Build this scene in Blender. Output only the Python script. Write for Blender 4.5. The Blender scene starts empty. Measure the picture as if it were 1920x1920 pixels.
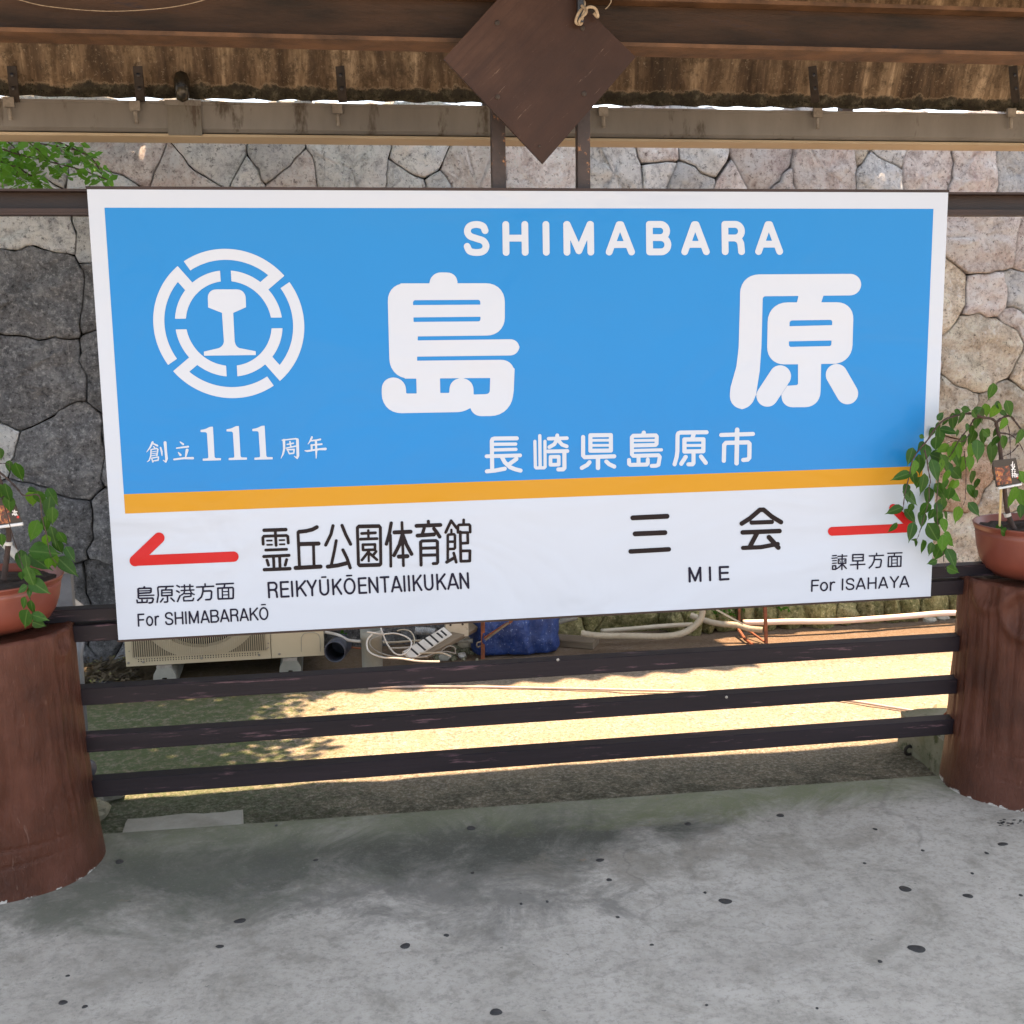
import bpy, math, random
import numpy as np
from mathutils import Vector, Matrix, noise as mnoise

scene = bpy.context.scene
R_ = math.radians

# ------------------------------------------------------------------ camera
FOC = 2179.9                      # focal length in pixels of the 1920 px photograph
AX = np.array([0.9872414, -0.03897069, 0.15438817])     # world X in camera axes (x right, y down, z ahead)
AY = np.array([-0.15858792, -0.1536119, 0.97532213])
AZ = np.array([-0.01429312, -0.98736248, -0.15783231])
CAM = np.array([-0.61072, -3.23908, 1.46446])
cd = bpy.data.cameras.new("camera")
cam = bpy.data.objects.new("camera", cd)
scene.collection.objects.link(cam)
cd.sensor_width = 36.0
cd.lens = FOC / 1920.0 * 36.0
cd.clip_start = 0.05
cd.clip_end = 600.0
# camera local axes in world: right, up, back
right = Vector((AX[0], AY[0], AZ[0])); down = Vector((AX[1], AY[1], AZ[1])); fwd = Vector((AX[2], AY[2], AZ[2]))
m3 = Matrix((right, -down, -fwd)).transposed()
cam.matrix_world = Matrix.Translation(Vector(CAM)) @ m3.to_4x4()
scene.camera = cam

# ------------------------------------------------------------------ light
SUN = Vector((0.27, 0.125, 0.955)).normalized()          # towards the sun
world = bpy.data.worlds.new("World"); scene.world = world
world.use_nodes = True
wn = world.node_tree
bg = wn.nodes["Background"]
sky = wn.nodes.new("ShaderNodeTexSky")
sky.sky_type = 'NISHITA'; sky.sun_disc = False
sky.sun_elevation = math.asin(SUN.z); sky.sun_rotation = math.atan2(SUN.x, SUN.y)
hz = wn.nodes.new("ShaderNodeHueSaturation"); hz.inputs['Saturation'].default_value = 0.38      # pale hazy summer sky
wn.links.new(sky.outputs[0], hz.inputs['Color']); wn.links.new(hz.outputs[0], bg.inputs[0])
bg.inputs[1].default_value = 0.12
sd = bpy.data.lights.new("sun", 'SUN'); sd.energy = 4.9; sd.angle = R_(0.53); sd.color = (1.0, 0.69, 0.43)
so = bpy.data.objects.new("sun", sd); scene.collection.objects.link(so)
so.rotation_euler = (-SUN).to_track_quat('-Z', 'Y').to_euler(); so.location = (3, 3, 12)
scene.view_settings.view_transform = 'Standard'
scene.view_settings.look = 'None'
scene.view_settings.gamma = 1.0
scene.view_settings.use_curve_mapping = False
scene.view_settings.exposure = 2.15
scene.render.engine = 'CYCLES'
scene.cycles.max_bounces = 8
scene.cycles.diffuse_bounces = 5
scene.cycles.use_denoising = True

# ------------------------------------------------------------------ helpers
MAT3 = np.stack([AX, AY, AZ])
def ray(px, py):
    return MAT3 @ np.array([(px-960)/FOC, (py-960)/FOC, 1.0])
def wp(px, py, y=0.0):            # where a line of sight meets the upright plane at depth y
    d = ray(px, py); t = (y-CAM[1])/d[1]; return Vector(CAM + t*d)
def gp(px, py, z=-0.08):          # ... the level plane at height z
    d = ray(px, py); t = (z-CAM[2])/d[2]; return Vector(CAM + t*d)
ZG = 0.0; ZR = -0.08

def new_mat(name): 
    m = bpy.data.materials.new(name); m.use_nodes = True
    return m
def nd(m, t, **kw):
    n = m.node_tree.nodes.new(t)
    for k, v in kw.items(): setattr(n, k, v)
    return n
def lk(m, a, b): m.node_tree.links.new(a, b)
def ramp(m, fac, stops):
    r = nd(m, "ShaderNodeValToRGB"); lk(m, fac, r.inputs[0])
    e = r.color_ramp.elements
    e[0].position, e[0].color = stops[0][0], (*stops[0][1], 1)
    e[1].position, e[1].color = stops[-1][0], (*stops[-1][1], 1)
    for p, c in stops[1:-1]:
        x = e.new(p); x.color = (*c, 1)
    return r.outputs[0]
def g3(v): return (v, v, v)
def noise(m, vec, scale, detail=6, rough=0.6, dist=0.0):
    n = nd(m, "ShaderNodeTexNoise"); n.inputs['Scale'].default_value = scale
    n.inputs['Detail'].default_value = detail; n.inputs['Roughness'].default_value = rough
    n.inputs['Distortion'].default_value = dist
    lk(m, vec, n.inputs['Vector']); return n.outputs[0]
def mapping(m, scale=(1, 1, 1), rot=(0, 0, 0), loc=(0, 0, 0), geo=False):
    if geo:
        g = nd(m, "ShaderNodeNewGeometry"); src = g.outputs['Position']
    else:
        t = nd(m, "ShaderNodeTexCoord"); src = t.outputs['Object']
    mp = nd(m, "ShaderNodeMapping"); lk(m, src, mp.inputs[0])
    mp.inputs['Scale'].default_value = scale; mp.inputs['Rotation'].default_value = rot; mp.inputs['Location'].default_value = loc
    return mp.outputs[0]
def mix(m, fac, a, b, blend='MIX'):
    x = nd(m, "ShaderNodeMix", data_type='RGBA', blend_type=blend)
    if isinstance(fac, (int, float)): x.inputs[0].default_value = fac
    else: lk(m, fac, x.inputs[0])
    for s, v in ((6, a), (7, b)):
        if isinstance(v, tuple): x.inputs[s].default_value = (*v, 1)
        else: lk(m, v, x.inputs[s])
    return x.outputs[2]
def bump(m, h, strength=0.5, dist=0.005, prev=None):
    b = nd(m, "ShaderNodeBump"); b.inputs['Strength'].default_value = strength; b.inputs['Distance'].default_value = dist
    lk(m, h, b.inputs['Height'])
    if prev is not None: lk(m, prev, b.inputs['Normal'])
    return b.outputs[0]
def bsdf(m): return m.node_tree.nodes["Principled BSDF"]
def setc(m, c):
    if isinstance(c, tuple): bsdf(m).inputs['Base Color'].default_value = (*c, 1)
    else: lk(m, c, bsdf(m).inputs['Base Color'])
def mat(name, c1, c2=None, rough=0.6, metal=0.0, scale=8.0, b=0.2, bscale=None, spec=0.5, stretch=(1, 1, 1), dist=0.004, spots=None):
    m = new_mat(name); s = bsdf(m)
    s.inputs['Roughness'].default_value = rough; s.inputs['Metallic'].default_value = metal
    s.inputs['Specular IOR Level'].default_value = spec
    v = mapping(m, scale=stretch, geo=True)
    if c2 is None: c2 = tuple(x*0.75 for x in c1)
    n = noise(m, v, scale, 7, 0.65)
    c = ramp(m, n, [(0.32, c2), (0.66, c1)])
    if spots:
        n3 = noise(m, v, scale*spots[2], 6, 0.7)
        f = ramp(m, n3, [(spots[1], g3(0)), (spots[1]+0.07, g3(1))])
        c = mix(m, f, c, spots[0])
    setc(m, c)
    if b: lk(m, bump(m, noise(m, v, bscale or scale*5, 6, 0.7), b, dist), s.inputs['Normal'])
    return m

def link(o): scene.collection.objects.link(o); return o
def tag(o, label=None, cat=None, group=None, kind=None):
    if label: o['label'] = label
    if cat: o['category'] = cat
    if group: o['group'] = group
    if kind: o['kind'] = kind
    return o
def thing(name, label, cat, loc, group=None):
    o = bpy.data.objects.new(name, None); link(o); o.location = loc; o.empty_display_size = 0.1
    o['wloc'] = list(loc)
    return tag(o, label, cat, group)

class MB:
    def __init__(s): s.v = []; s.f = []
    def add(s, vs, fs):
        n = len(s.v); s.v += [tuple(v) for v in vs]; s.f += [tuple(i+n for i in f) for f in fs]; return s
    def box(s, x0, x1, y0, y1, z0, z1):
        return s.add([(x0,y0,z0),(x1,y0,z0),(x1,y1,z0),(x0,y1,z0),(x0,y0,z1),(x1,y0,z1),(x1,y1,z1),(x0,y1,z1)],
                     [(0,3,2,1),(4,5,6,7),(0,1,5,4),(1,2,6,5),(2,3,7,6),(3,0,4,7)])
    def bar(s, a, b, w, h, up=(0,0,1), bev=0.0):        # box beam from a to b, w across, h along up
        a = Vector(a); b = Vector(b); d = (b-a).normalized(); u = Vector(up)
        sd_ = d.cross(u).normalized(); u = sd_.cross(d).normalized()
        k = bev
        pr = [(-w/2+k,-h/2),(w/2-k,-h/2),(w/2,-h/2+k),(w/2,h/2-k),(w/2-k,h/2),(-w/2+k,h/2),(-w/2,h/2-k),(-w/2,-h/2+k)] if k else [(-w/2,-h/2),(w/2,-h/2),(w/2,h/2),(-w/2,h/2)]
        n = len(pr)
        vs = [a+sd_*p+u*q for p, q in pr]+[b+sd_*p+u*q for p, q in pr]
        fs = [(i, i+n, (i+1)%n+n, (i+1)%n) for i in range(n)]+[tuple(range(n)), tuple(reversed(range(n, 2*n)))]
        return s.add(vs, fs)
    def tube(s, pts, r, n=8, cap=True, rib=None):
        pts = [Vector(p) for p in pts]; k = len(pts)
        rs = r if isinstance(r, (list, tuple)) else [r]*k
        t0 = (pts[1]-pts[0]).normalized(); u = t0.orthogonal().normalized(); vs = []
        for i, p in enumerate(pts):
            t = (pts[min(i+1, k-1)]-pts[max(i-1, 0)]).normalized()
            u = (u-t*u.dot(t))
            u = u.normalized() if u.length > 1e-6 else t.orthogonal().normalized()
            w = t.cross(u)
            for j in range(n):
                a = 2*math.pi*j/n; vs.append(p+(u*math.cos(a)+w*math.sin(a))*rs[i])
        fs = [(i*n+j, i*n+(j+1)%n, (i+1)*n+(j+1)%n, (i+1)*n+j) for i in range(k-1) for j in range(n)]
        if cap: fs += [tuple(reversed(range(n))), tuple(range((k-1)*n, k*n))]
        return s.add(vs, fs)
    def hose(s, pts, r, pitch, n=10, depth=0.16):        # ribbed flexible conduit
        pts = spline(pts, 24); L = 0; q = [pts[0]]; rr = [r]
        ds = [0]
        for a, b in zip(pts, pts[1:]): ds.append(ds[-1]+(b-a).length)
        N = max(4, int(ds[-1]/pitch)*2)
        out = []
        j = 0
        for i in range(N+1):
            d = ds[-1]*i/N
            while j < len(ds)-2 and ds[j+1] < d: j += 1
            t = (d-ds[j])/max(1e-9, ds[j+1]-ds[j]); out.append(pts[j].lerp(pts[j+1], t))
        return s.tube(out, [r*(1-depth*(i % 2)) for i in range(N+1)], n)
    def lathe(s, c, prof, n=32, cap0=False, cap1=False):
        k = len(prof)
        vs = [(c[0]+r*math.cos(2*math.pi*j/n), c[1]+r*math.sin(2*math.pi*j/n), c[2]+z) for r, z in prof for j in range(n)]
        fs = [(i*n+j, i*n+(j+1)%n, (i+1)*n+(j+1)%n, (i+1)*n+j) for i in range(k-1) for j in range(n)]
        if cap0: fs.append(tuple(reversed(range(n))))
        if cap1: fs.append(tuple(range((k-1)*n, k*n)))
        return s.add(vs, fs)
    def build(s, name, material, parent=None, smooth=False, label=None, kind=None, origin=None):
        o0 = Vector(parent['wloc']) if parent is not None else Vector(origin or (0, 0, 0))
        me = bpy.data.meshes.new(name)
        me.from_pydata([(v[0]-o0.x, v[1]-o0.y, v[2]-o0.z) for v in s.v], [], s.f)
        if smooth:
            me.polygons.foreach_set('use_smooth', [True]*len(me.polygons))
        me.update()
        o = bpy.data.objects.new(name, me); link(o)
        me.materials.append(material)
        if parent is not None:
            o.parent = parent
        else:
            o.location = o0
        o['wloc'] = list(o0)
        if parent is not None and parent.type == 'MESH': pass
        if label: o['label'] = label
        if kind: o['kind'] = kind
        return o
def spline(pts, sub=8, closed=False):
    pts = [Vector(p) for p in pts]; out = []
    n = len(pts)
    for i in range(n-1 if not closed else n):
        p0 = pts[i-1] if (i > 0 or closed) else pts[0]; p1 = pts[i]; p2 = pts[(i+1) % n]
        p3 = pts[(i+2) % n] if (i+2 < n or closed) else pts[-1]
        for k in range(sub):
            t = k/sub
            out.append(0.5*((2*p1)+(p2-p0)*t+(2*p0-5*p1+4*p2-p3)*t*t+(3*p1-p0-3*p2+p3)*t**3))
    if not closed: out.append(pts[-1])
    return out
def fbm(x, y, z, o=4): return mnoise.fractal(Vector((x, y, z)), 1.0, 2.0, o)
# ------------------------------------------------------------------ printed lettering, traced as strokes and cut as flat film
def T(x0, y0, s):
    def f(p):
        return [x0+p[0]/s, y0+p[1]/s]+([p[2]/s] if len(p) > 2 else [])
    f.s = s; return f
def fillet(pts, n=7):
    out = []; m = len(pts)
    for i in range(m):
        p = np.array(pts[i][:2], float); r = pts[i][2] if len(pts[i]) > 2 else 0
        if not r: out.append(p); continue
        a = np.array(pts[i-1][:2], float)-p; b = np.array(pts[(i+1) % m][:2], float)-p
        la, lb = np.linalg.norm(a), np.linalg.norm(b); r_ = min(r, la*0.98, lb*0.98)
        s, e = p+a/la*r_, p+b/lb*r_
        for k in range(n+1):
            t = k/n; w = 0.8                               # slightly squarer than a circle
            den = (1-t)**2+2*w*t*(1-t)+t*t
            out.append(((1-t)**2*s+2*w*t*(1-t)*p+t*t*e)/den)
    return np.array(out)
def f_poly(P):
    P = np.asarray(P)
    def F(X, Y):
        d = np.full(X.shape, 1e9); ins = np.zeros(X.shape, bool); n = len(P)
        for i in range(n):
            x1, y1 = P[i]; x2, y2 = P[(i+1) % n]
            ex, ey = x2-x1, y2-y1; L = ex*ex+ey*ey+1e-12
            t = np.clip(((X-x1)*ex+(Y-y1)*ey)/L, 0, 1)
            d = np.minimum(d, (X-x1-t*ex)**2+(Y-y1-t*ey)**2)
            c = ((y1 > Y) != (y2 > Y)); xi = (x2-x1)*(Y-y1)/((y2-y1) if abs(y2-y1) > 1e-12 else 1e-12)+x1
            ins ^= c & (X < xi)
        d = np.sqrt(d); return np.where(ins, -d, d)
    F.bb = (P[:, 0].min(), P[:, 1].min(), P[:, 0].max(), P[:, 1].max())
    return F
def f_stroke(pts, r):
    pts = [tuple(p) for p in pts]
    def F(X, Y):
        d = np.full(X.shape, 1e9)
        for a, b in zip(pts, pts[1:]):
            ra = a[2] if len(a) > 2 else r; rb = b[2] if len(b) > 2 else r
            ex, ey = b[0]-a[0], b[1]-a[1]; L = ex*ex+ey*ey+1e-12
            t = np.clip(((X-a[0])*ex+(Y-a[1])*ey)/L, 0, 1)
            d = np.minimum(d, np.hypot(X-a[0]-t*ex, Y-a[1]-t*ey)-(ra+(rb-ra)*t))
        return d
    R = max([p[2] for p in pts if len(p) > 2] or [r])
    xs = [p[0] for p in pts]; ys = [p[1] for p in pts]
    F.bb = (min(xs)-R, min(ys)-R, max(xs)+R, max(ys)+R)
    return F
def sdf_mesh(fs, subs, h, to_world):
    """union of shapes minus others, meshed by marching squares with merged runs"""
    x0 = min(f.bb[0] for f in fs)-2*h; y0 = min(f.bb[1] for f in fs)-2*h
    x1 = max(f.bb[2] for f in fs)+2*h; y1 = max(f.bb[3] for f in fs)+2*h
    nx = int((x1-x0)/h)+2; ny = int((y1-y0)/h)+2
    gx = x0+np.arange(nx)*h; gy = y0+np.arange(ny)*h
    D = np.full((ny, nx), 9.0*h)
    def win(f, m=3):
        a = max(0, int((f.bb[0]-x0)/h)-m); b = min(nx, int((f.bb[2]-x0)/h)+m+2)
        c = max(0, int((f.bb[1]-y0)/h)-m); d = min(ny, int((f.bb[3]-y0)/h)+m+2)
        return slice(c, d), slice(a, b)
    for f in fs:
        sy, sx = win(f); X, Y = np.meshgrid(gx[sx], gy[sy]); D[sy, sx] = np.minimum(D[sy, sx], f(X, Y))
    for f in subs:
        sy, sx = win(f); X, Y = np.meshgrid(gx[sx], gy[sy]); D[sy, sx] = np.maximum(D[sy, sx], -f(X, Y))
    I = D < 0
    V = []; F = []; vid = {}
    def corner(i, j):
        k = (0, i, j)
        if k not in vid: vid[k] = len(V); V.append((gx[i], gy[j]))
        return vid[k]
    def edge(i, j, i2, j2):
        k = (1, i, j, i2, j2) if (i, j) < (i2, j2) else (1, i2, j2, i, j)
        if k not in vid:
            a, b = D[j, i], D[j2, i2]; t = a/(a-b)
            vid[k] = len(V); V.append((gx[i]+(gx[i2]-gx[i])*t, gy[j]+(gy[j2]-gy[j])*t))
        return vid[k]
    cnt = I[:-1, :-1].astype(int)+I[1:, :-1]+I[:-1, 1:]+I[1:, 1:]
    for j in range(ny-1):
        row = cnt[j]; i = 0; nz = np.nonzero(row)[0]
        if len(nz) == 0: continue
        i = nz[0]
        while i <= nz[-1]:
            c = row[i]
            if c == 0: i += 1; continue
            if c == 4:
                k = i
                while k < nx-1 and row[k] == 4: k += 1
                F.append((corner(i, j), corner(i, j+1), corner(k, j+1), corner(k, j))); i = k; continue
            loop = [(i, j), (i, j+1), (i+1, j+1), (i+1, j)]
            poly = []
            for q in range(4):
                a = loop[q]; b = loop[(q+1) % 4]
                ia, ib = I[a[1], a[0]], I[b[1], b[0]]
                if ia: poly.append(corner(*a))
                if ia != ib: poly.append(edge(*a, *b))
            if len(poly) >= 3: F.append(tuple(poly))
            i += 1
    W = [to_world(x, y) for x, y in V]
    return W, F
def S(t, strokes, r):               # strokes given in a zoom's own pixels
    out = []
    for st in strokes:
        rr = r; pts = st; closed = False
        if isinstance(st, tuple): pts = st[0]; rr = st[1] if len(st) > 1 else r; closed = len(st) > 2
        pts = list(pts)
        if closed: pts = pts+[pts[0]]
        out.append(f_stroke([t(p) for p in pts], rr/t.s))
    return out
def P(t, pts): 
    return f_poly(np.array([t(p)[:2] for p in fillet(pts)]))

# --- the two large characters of the station name
t = T(680, 480, 5.647)
SHIMA = ([P(t, [(262,290,190),(600,290),(570,1298),(288,1298,210)]),
          P(t, [(400,290),(1505,288,200),(1505,840,190),(500,852)]),
          P(t, [(500,895),(1660,880,100),(1658,1052,100),(500,1066)]),
          P(t, [(450,1110),(1612,1097,150),(1604,1290),(450,1298)]),
          P(t, [(1355,1190),(1609,1190),(1600,1420),(1565,1692,210),(1140,1697,120),(1132,1468),(1300,1463),(1345,1455,30)]),
          P(t, [(705,300),(722,172,110),(1012,176,120),(1003,300)]),
          P(t, [(200,1284,130),(460,1288,140),(460,1456,12),(572,1456),(568,1285),(818,1285),(822,1450),(918,1450,14),(920,1296,120),(1170,1296,120),(1175,1480),(1140,1610),(1060,1652,60),(205,1668,210)])],
         [P(t, [(533,468,26),(1245,464,26),(1247,515),(533,520)]), P(t, [(537,650),(1248,643),(1248,692,26),(539,698)])])
t = T(1340, 480, 6.0)
HARA = ([P(t, [(290,208,210),(1650,200,130),(1648,442,130),(541,453,32),(526,1020),(507,1290),(465,1560),(400,1720,110),(150,1730,190),(180,1470),(245,1240),(270,1030),(285,500)]),
         P(t, [(600,522,220),(1565,520,190),(1545,1210,210),(587,1222,200)]),
         P(t, [(948,430),(1228,430),(1195,535),(922,535)]),
         P(t, [(938,1190),(1198,1190),(1192,1500),(1185,1700,170),(757,1702,120),(752,1560),(818,1460),(925,1452,10),(938,1440)]),
         f_stroke([t((737,1352)), t((592,1573))], 122/6), f_stroke([t((1372,1337)), t((1492,1546))], 122/6)],
        [P(t, [(842,725,32),(1325,718,28),(1322,778),(842,790)]), P(t, [(835,960),(1315,950),(1312,1013,24),(835,1023,24)])])

# --- a small rounded stroke alphabet, unit box, y down
def arc(cx, cy, rx, ry, a0, a1, n=12):
    return [(cx+rx*math.cos(R_(a0+(a1-a0)*k/n)), cy+ry*math.sin(R_(a0+(a1-a0)*k/n))) for k in range(n+1)]
def cr(p, sub=5): return [(q.x, q.y) for q in spline([(x, y, 0) for x, y in p], sub)]
GL = {
 'S': [cr([(.96,.22),(.84,.06),(.5,0),(.15,.06),(.02,.24),(.15,.41),(.5,.5),(.86,.59),(1,.78),(.85,.95),(.5,1),(.14,.95),(0,.78)])],
 'H': [[(0,0),(0,1)],[(1,0),(1,1)],[(0,.49),(1,.49)]],
 'I': [[(.5,0),(.5,1)]],
 'M': [[(0,1),(0,0)],[(.02,0),(.5,.95)],[(.5,.95),(.98,0)],[(1,0),(1,1)]],
 'A': [[(0,1),(.46,.01),(.54,.01),(1,1)],[(.19,.73),(.81,.73)]],
 'B': [[(0,0),(0,1)],[(0,0),(.6,0)]+arc(.6,.24,.34,.24,-90,90)+[(0,.48)],[(.6,.48)]+arc(.62,.74,.38,.26,-90,90)+[(0,1)]],
 'R': [[(0,1),(0,0),(.6,0)]+arc(.6,.25,.38,.25,-90,90)+[(0,.5)],[(.6,.5),(.82,.56),(.93,.7),(.97,1)]],
 'E': [[(1,0),(0,0),(0,1),(1,1)],[(0,.48),(.92,.48)]],
 'F': [[(1,0),(0,0),(0,1)],[(0,.48),(.92,.48)]],
 'K': [[(0,0),(0,1)],[(1,0),(0,.62)],[(.38,.4),(1,1)]],
 'Y': [[(0,0),(.5,.55),(1,0)],[(.5,.55),(.5,1)]],
 'U': [[(0,0),(0,.68)]+arc(.5,.68,.5,.32,180,0)+[(1,0)]],
 'N': [[(0,1),(0,0),(1,1),(1,0)]],
 'T': [[(0,0),(1,0)],[(.5,0),(.5,1)]],
 'O': [arc(.5,.5,.5,.5,0,360,28)],
 'o': [arc(.5,.62,.5,.38,0,360,24)],
 'r': [[(0,.27),(0,1)],cr([(0,.55),(.25,.34),(.65,.25),(1,.27)])],
}
def text(t, items, top, bot, shear, r, macron=()):
    out = []
    for k, (ch, xl, xr) in enumerate(items):
        if ch == 'I': xl, xr = xl-1, xl+1
        for st in GL[ch]:
            pts = []
            for u, v in st:
                x = xl+u*(xr-xl); yt = top[0]+top[1]*x; yb = bot[0]+bot[1]*x
                pts.append(t((x-shear*(1-v)+shear/2, yt+(yb-yt)*v)))
            out.append(f_stroke(pts, r/t.s))
        if k in macron:
            y = top[0]+top[1]*(xl+xr)/2-macron[k]
            xm = (xl+xr)/2-shear*0.6; w = (xr-xl)*0.24
            out.append(f_stroke([t((xm-w, y+1)), t((xm+w, y-1))], r*0.8/t.s))
    return out
L_TITLE = text(T(840,380,2.909), [('S',104,207),('H',316,420),('I',535,535),('M',648,778),('A',878,1000),('B',1099,1199),('A',1290,1408),('R',1511,1603),('A',1693,1808)],
               (119,-0.0005), (272.5,-0.0036), 2, 18.5)
L_REI = text(T(480,970,4.683), [('R',112,184),('E',220,284),('I',317,0),('K',360,434),('Y',455,528),('U',564,634),('K',677,746),('O',778,866),('E',905,966),('N',996,1066),
             ('T',1097,1166),('A',1192,1274),('I',1303,0),('I',1343,0),('K',1384,1450),('U',1484,1550),('K',1592,1660),('A',1686,1772),('N',1796,1862)],
             (581,-0.0487), (708,-0.0478), 7, 9.2, {5: 27, 7: 29})
L_FORS = text(T(250,1120,7.385), [('F',70,146),('o',185,264),('r',305,350),('S',448,542),('H',583,682),('I',728,0),('M',778,896),('A',938,1045),('B',1076,1176),('A',1208,1318),('R',1352,1446),('A',1480,1586),('K',1622,1720),('O',1752,1860)],
              (242,-0.0535), (400,-0.0525), 8, 11.5, {13: 44})
L_FORI = text(T(1500,1060,8.727), [('F',196,300),('o',342,448),('r',502,565),('I',697,0),('S',762,880),('A',926,1065),('H',1120,1242),('A',1295,1432),('Y',1482,1608),('A',1639,1780)],
              (258,-0.0450), (431,-0.0455), -4, 13)
L_MIE = text(T(1140,920,3.0), [('M',459,520),('I',574,0),('E',630,677)], (450,-0.031), (540,-0.063), 2, 6.3)

t = T(900, 800, 7.111)
L_CITY = S(t, [[(490,155),(195,158),(168,167),(157,190),(163,585)],([(165,235),(475,232)],22),([(165,310),(478,302)],22),([(88,395),(535,383)],25),
  [(92,595),(200,585),(330,560)],[(290,400),(330,475),(400,540),(470,568),(540,585)],[(485,430),(390,500)],
  ([(732,195),(738,538),(750,550),(855,548),(868,535),(866,195)],21),([(797,120),(802,545)],22),([(915,160),(1158,153)],24),([(1030,115),(1028,170),(990,235),(925,272)],25),
  ([(1050,190),(1095,240),(1155,262)],25),([(905,330),(1165,325)],25),([(940,402),(1050,400),(1050,505),(940,508)],24,1),[(1125,335),(1126,550),(1110,568),(1045,570)],
  [(1375,138),(1375,385),(1395,407),(1790,395)],([(1472,115),(1745,112),(1745,318),(1472,321)],27,1),([(1490,182),(1730,180)],18),([(1490,250),(1730,248)],18),
  ([(1573,420),(1573,550)],29),[(1460,475),(1430,510),(1358,550)],[(1685,465),(1720,500),(1790,532)]], 27)
t = T(1160, 790, 7.111)
L_CITY += S(t, [[(335,150),(325,180)],([(177,440),(175,215),(195,192),(495,187),(508,203),(505,300),(490,315),(190,322)],26),([(190,256),(495,252)],18),([(190,390),(570,380)],21),
  ([(177,440),(195,460),(530,452),(548,475),(530,580),(500,592),(440,594)],26),([(138,515),(140,568),(155,580),(375,576),(388,562),(388,510)],26),([(265,470),(265,570)],26),
  [(1172,145),(820,150),(795,160),(785,185),(783,400),(772,480),(745,573)],([(1000,170),(985,220)],28),([(877,242),(1130,240),(1128,398),(877,402)],28,1),([(890,322),(1120,320)],19),
  [(998,410),(998,555),(985,572),(930,573)],([(893,475),(835,565)],28),([(1098,470),(1160,552)],28),
  [(1367,182),(1790,168)],([(1580,112),(1572,558)],30),([(1402,525),(1407,315),(1430,287),(1725,280),(1745,300),(1742,485),(1720,510),(1662,515)],28)], 27)

t = T(480, 970, 9.143)
L_LEFT = S(t, [([(140,222),(510,210)],31),[(330,230),(345,480)],[(123,460),(118,350),(135,324),(520,311),(545,330),(553,440)],
  ([(188,400),(270,398)],16),([(192,472),(275,470)],16),([(405,392),(485,390)],16),([(410,464),(488,462)],16),[(168,562),(525,548)],([(135,672),(565,652)],27),
  [(188,735),(215,820)],[(300,690),(308,860)],[(405,685),(412,860)],[(525,725),(500,820)],([(145,898),(580,880)],30),
  ([(1042,168),(970,208),(860,235),(740,248)],34),([(722,255),(722,300),(745,850)],26),([(740,460),(1070,450)],36),[(985,470),(995,830)],([(680,868),(1105,845)],36),
  ([(1320,145),(1285,290),(1195,475)],28),([(1475,140),(1540,300),(1622,460)],28),([(1375,400),(1345,570),(1295,800)],26),([(1232,846),(1400,825),(1560,785)],35),([(1490,560),(1560,700),(1615,865)],28)], 25)
t = T(480, 970, 4.683)
L_LEFT += S(t, [([(890,90),(905,78),(1080,75),(1092,90),(1096,410),(1085,420),(910,424),(900,412)],13.5,1),([(905,80),(1078,77)],17),([(915,422),(1082,417)],17),
  ([(986,115),(988,188)],11),([(928,142),(1048,136)],13),([(918,192),(1062,187)],13),([(938,240),(1045,238),(1045,284),(940,287)],12,1),([(990,290),(990,385)],10),
  ([(990,300),(930,375)],12),([(1000,318),(1062,372)],12),([(1055,300),(1035,325)],12)], 12)
t = T(690, 960, 9.143)
L_LEFT += S(t, [([(398,190),(370,350),(315,550)],29),([(385,400),(392,930)],24),([(455,350),(730,338)],35),([(582,180),(608,920)],24),([(590,380),(540,560),(447,743)],31),([(600,400),(660,560),(748,722)],31),
  ([(530,765),(675,758)],36),([(1035,160),(1038,220)],27),([(832,238),(1240,222)],34),([(965,270),(935,370)],28),([(850,405),(1130,385)],34),([(1130,285),(1180,350),(1230,425)],31),
  ([(910,910),(902,515),(930,497),(1165,490),(1190,510),(1195,860),(1180,882),(1120,885)],27),([(910,622),(1185,614)],27),([(910,742),(1185,735)],27),
  ([(1332,350),(1425,150),(1520,275)],25),([(1430,305),(1430,380)],20),([(1368,815),(1368,400),(1385,388),(1475,382),(1490,400),(1492,615),(1475,632),(1385,635)],23),([(1375,510),(1480,508)],23),
  ([(1470,705),(1512,860)],25),([(1350,860),(1480,785)],28),([(1640,135),(1640,210)],24),([(1542,350),(1542,242),(1560,222),(1730,215),(1750,235),(1752,345)],24),
  ([(1582,340),(1592,845),(1745,840),(1748,665),(1595,668)],25),([(1582,352),(1708,352),(1712,532),(1590,537)],24)], 25)
t = T(1140, 920, 3.0)
L_MIE_K = S(t, [([(140,153),(332,144)],14),([(153,243),(320,236)],14),([(128,342),(342,330)],13),([(753,185),(800,155),(855,108),(875,107),(920,145),(973,177)],13),([(808,180),(922,176)],12),
  ([(758,235),(965,227)],13),([(838,240),(800,312)],13),([(760,322),(860,318),(955,300)],12),([(906,262),(958,320)],13.5)], 13)
A_RIGHT = S(t, [([(1262,229),(1705,209)],25),([(1605,98),(1712,205)],23)], 24)
A_LEFT = S(T(230,960,2.8657), [([(195,140),(67,262)],30),([(67,262),(595,240)],28)], 28)
t = T(250, 1085, 9.6)
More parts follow.
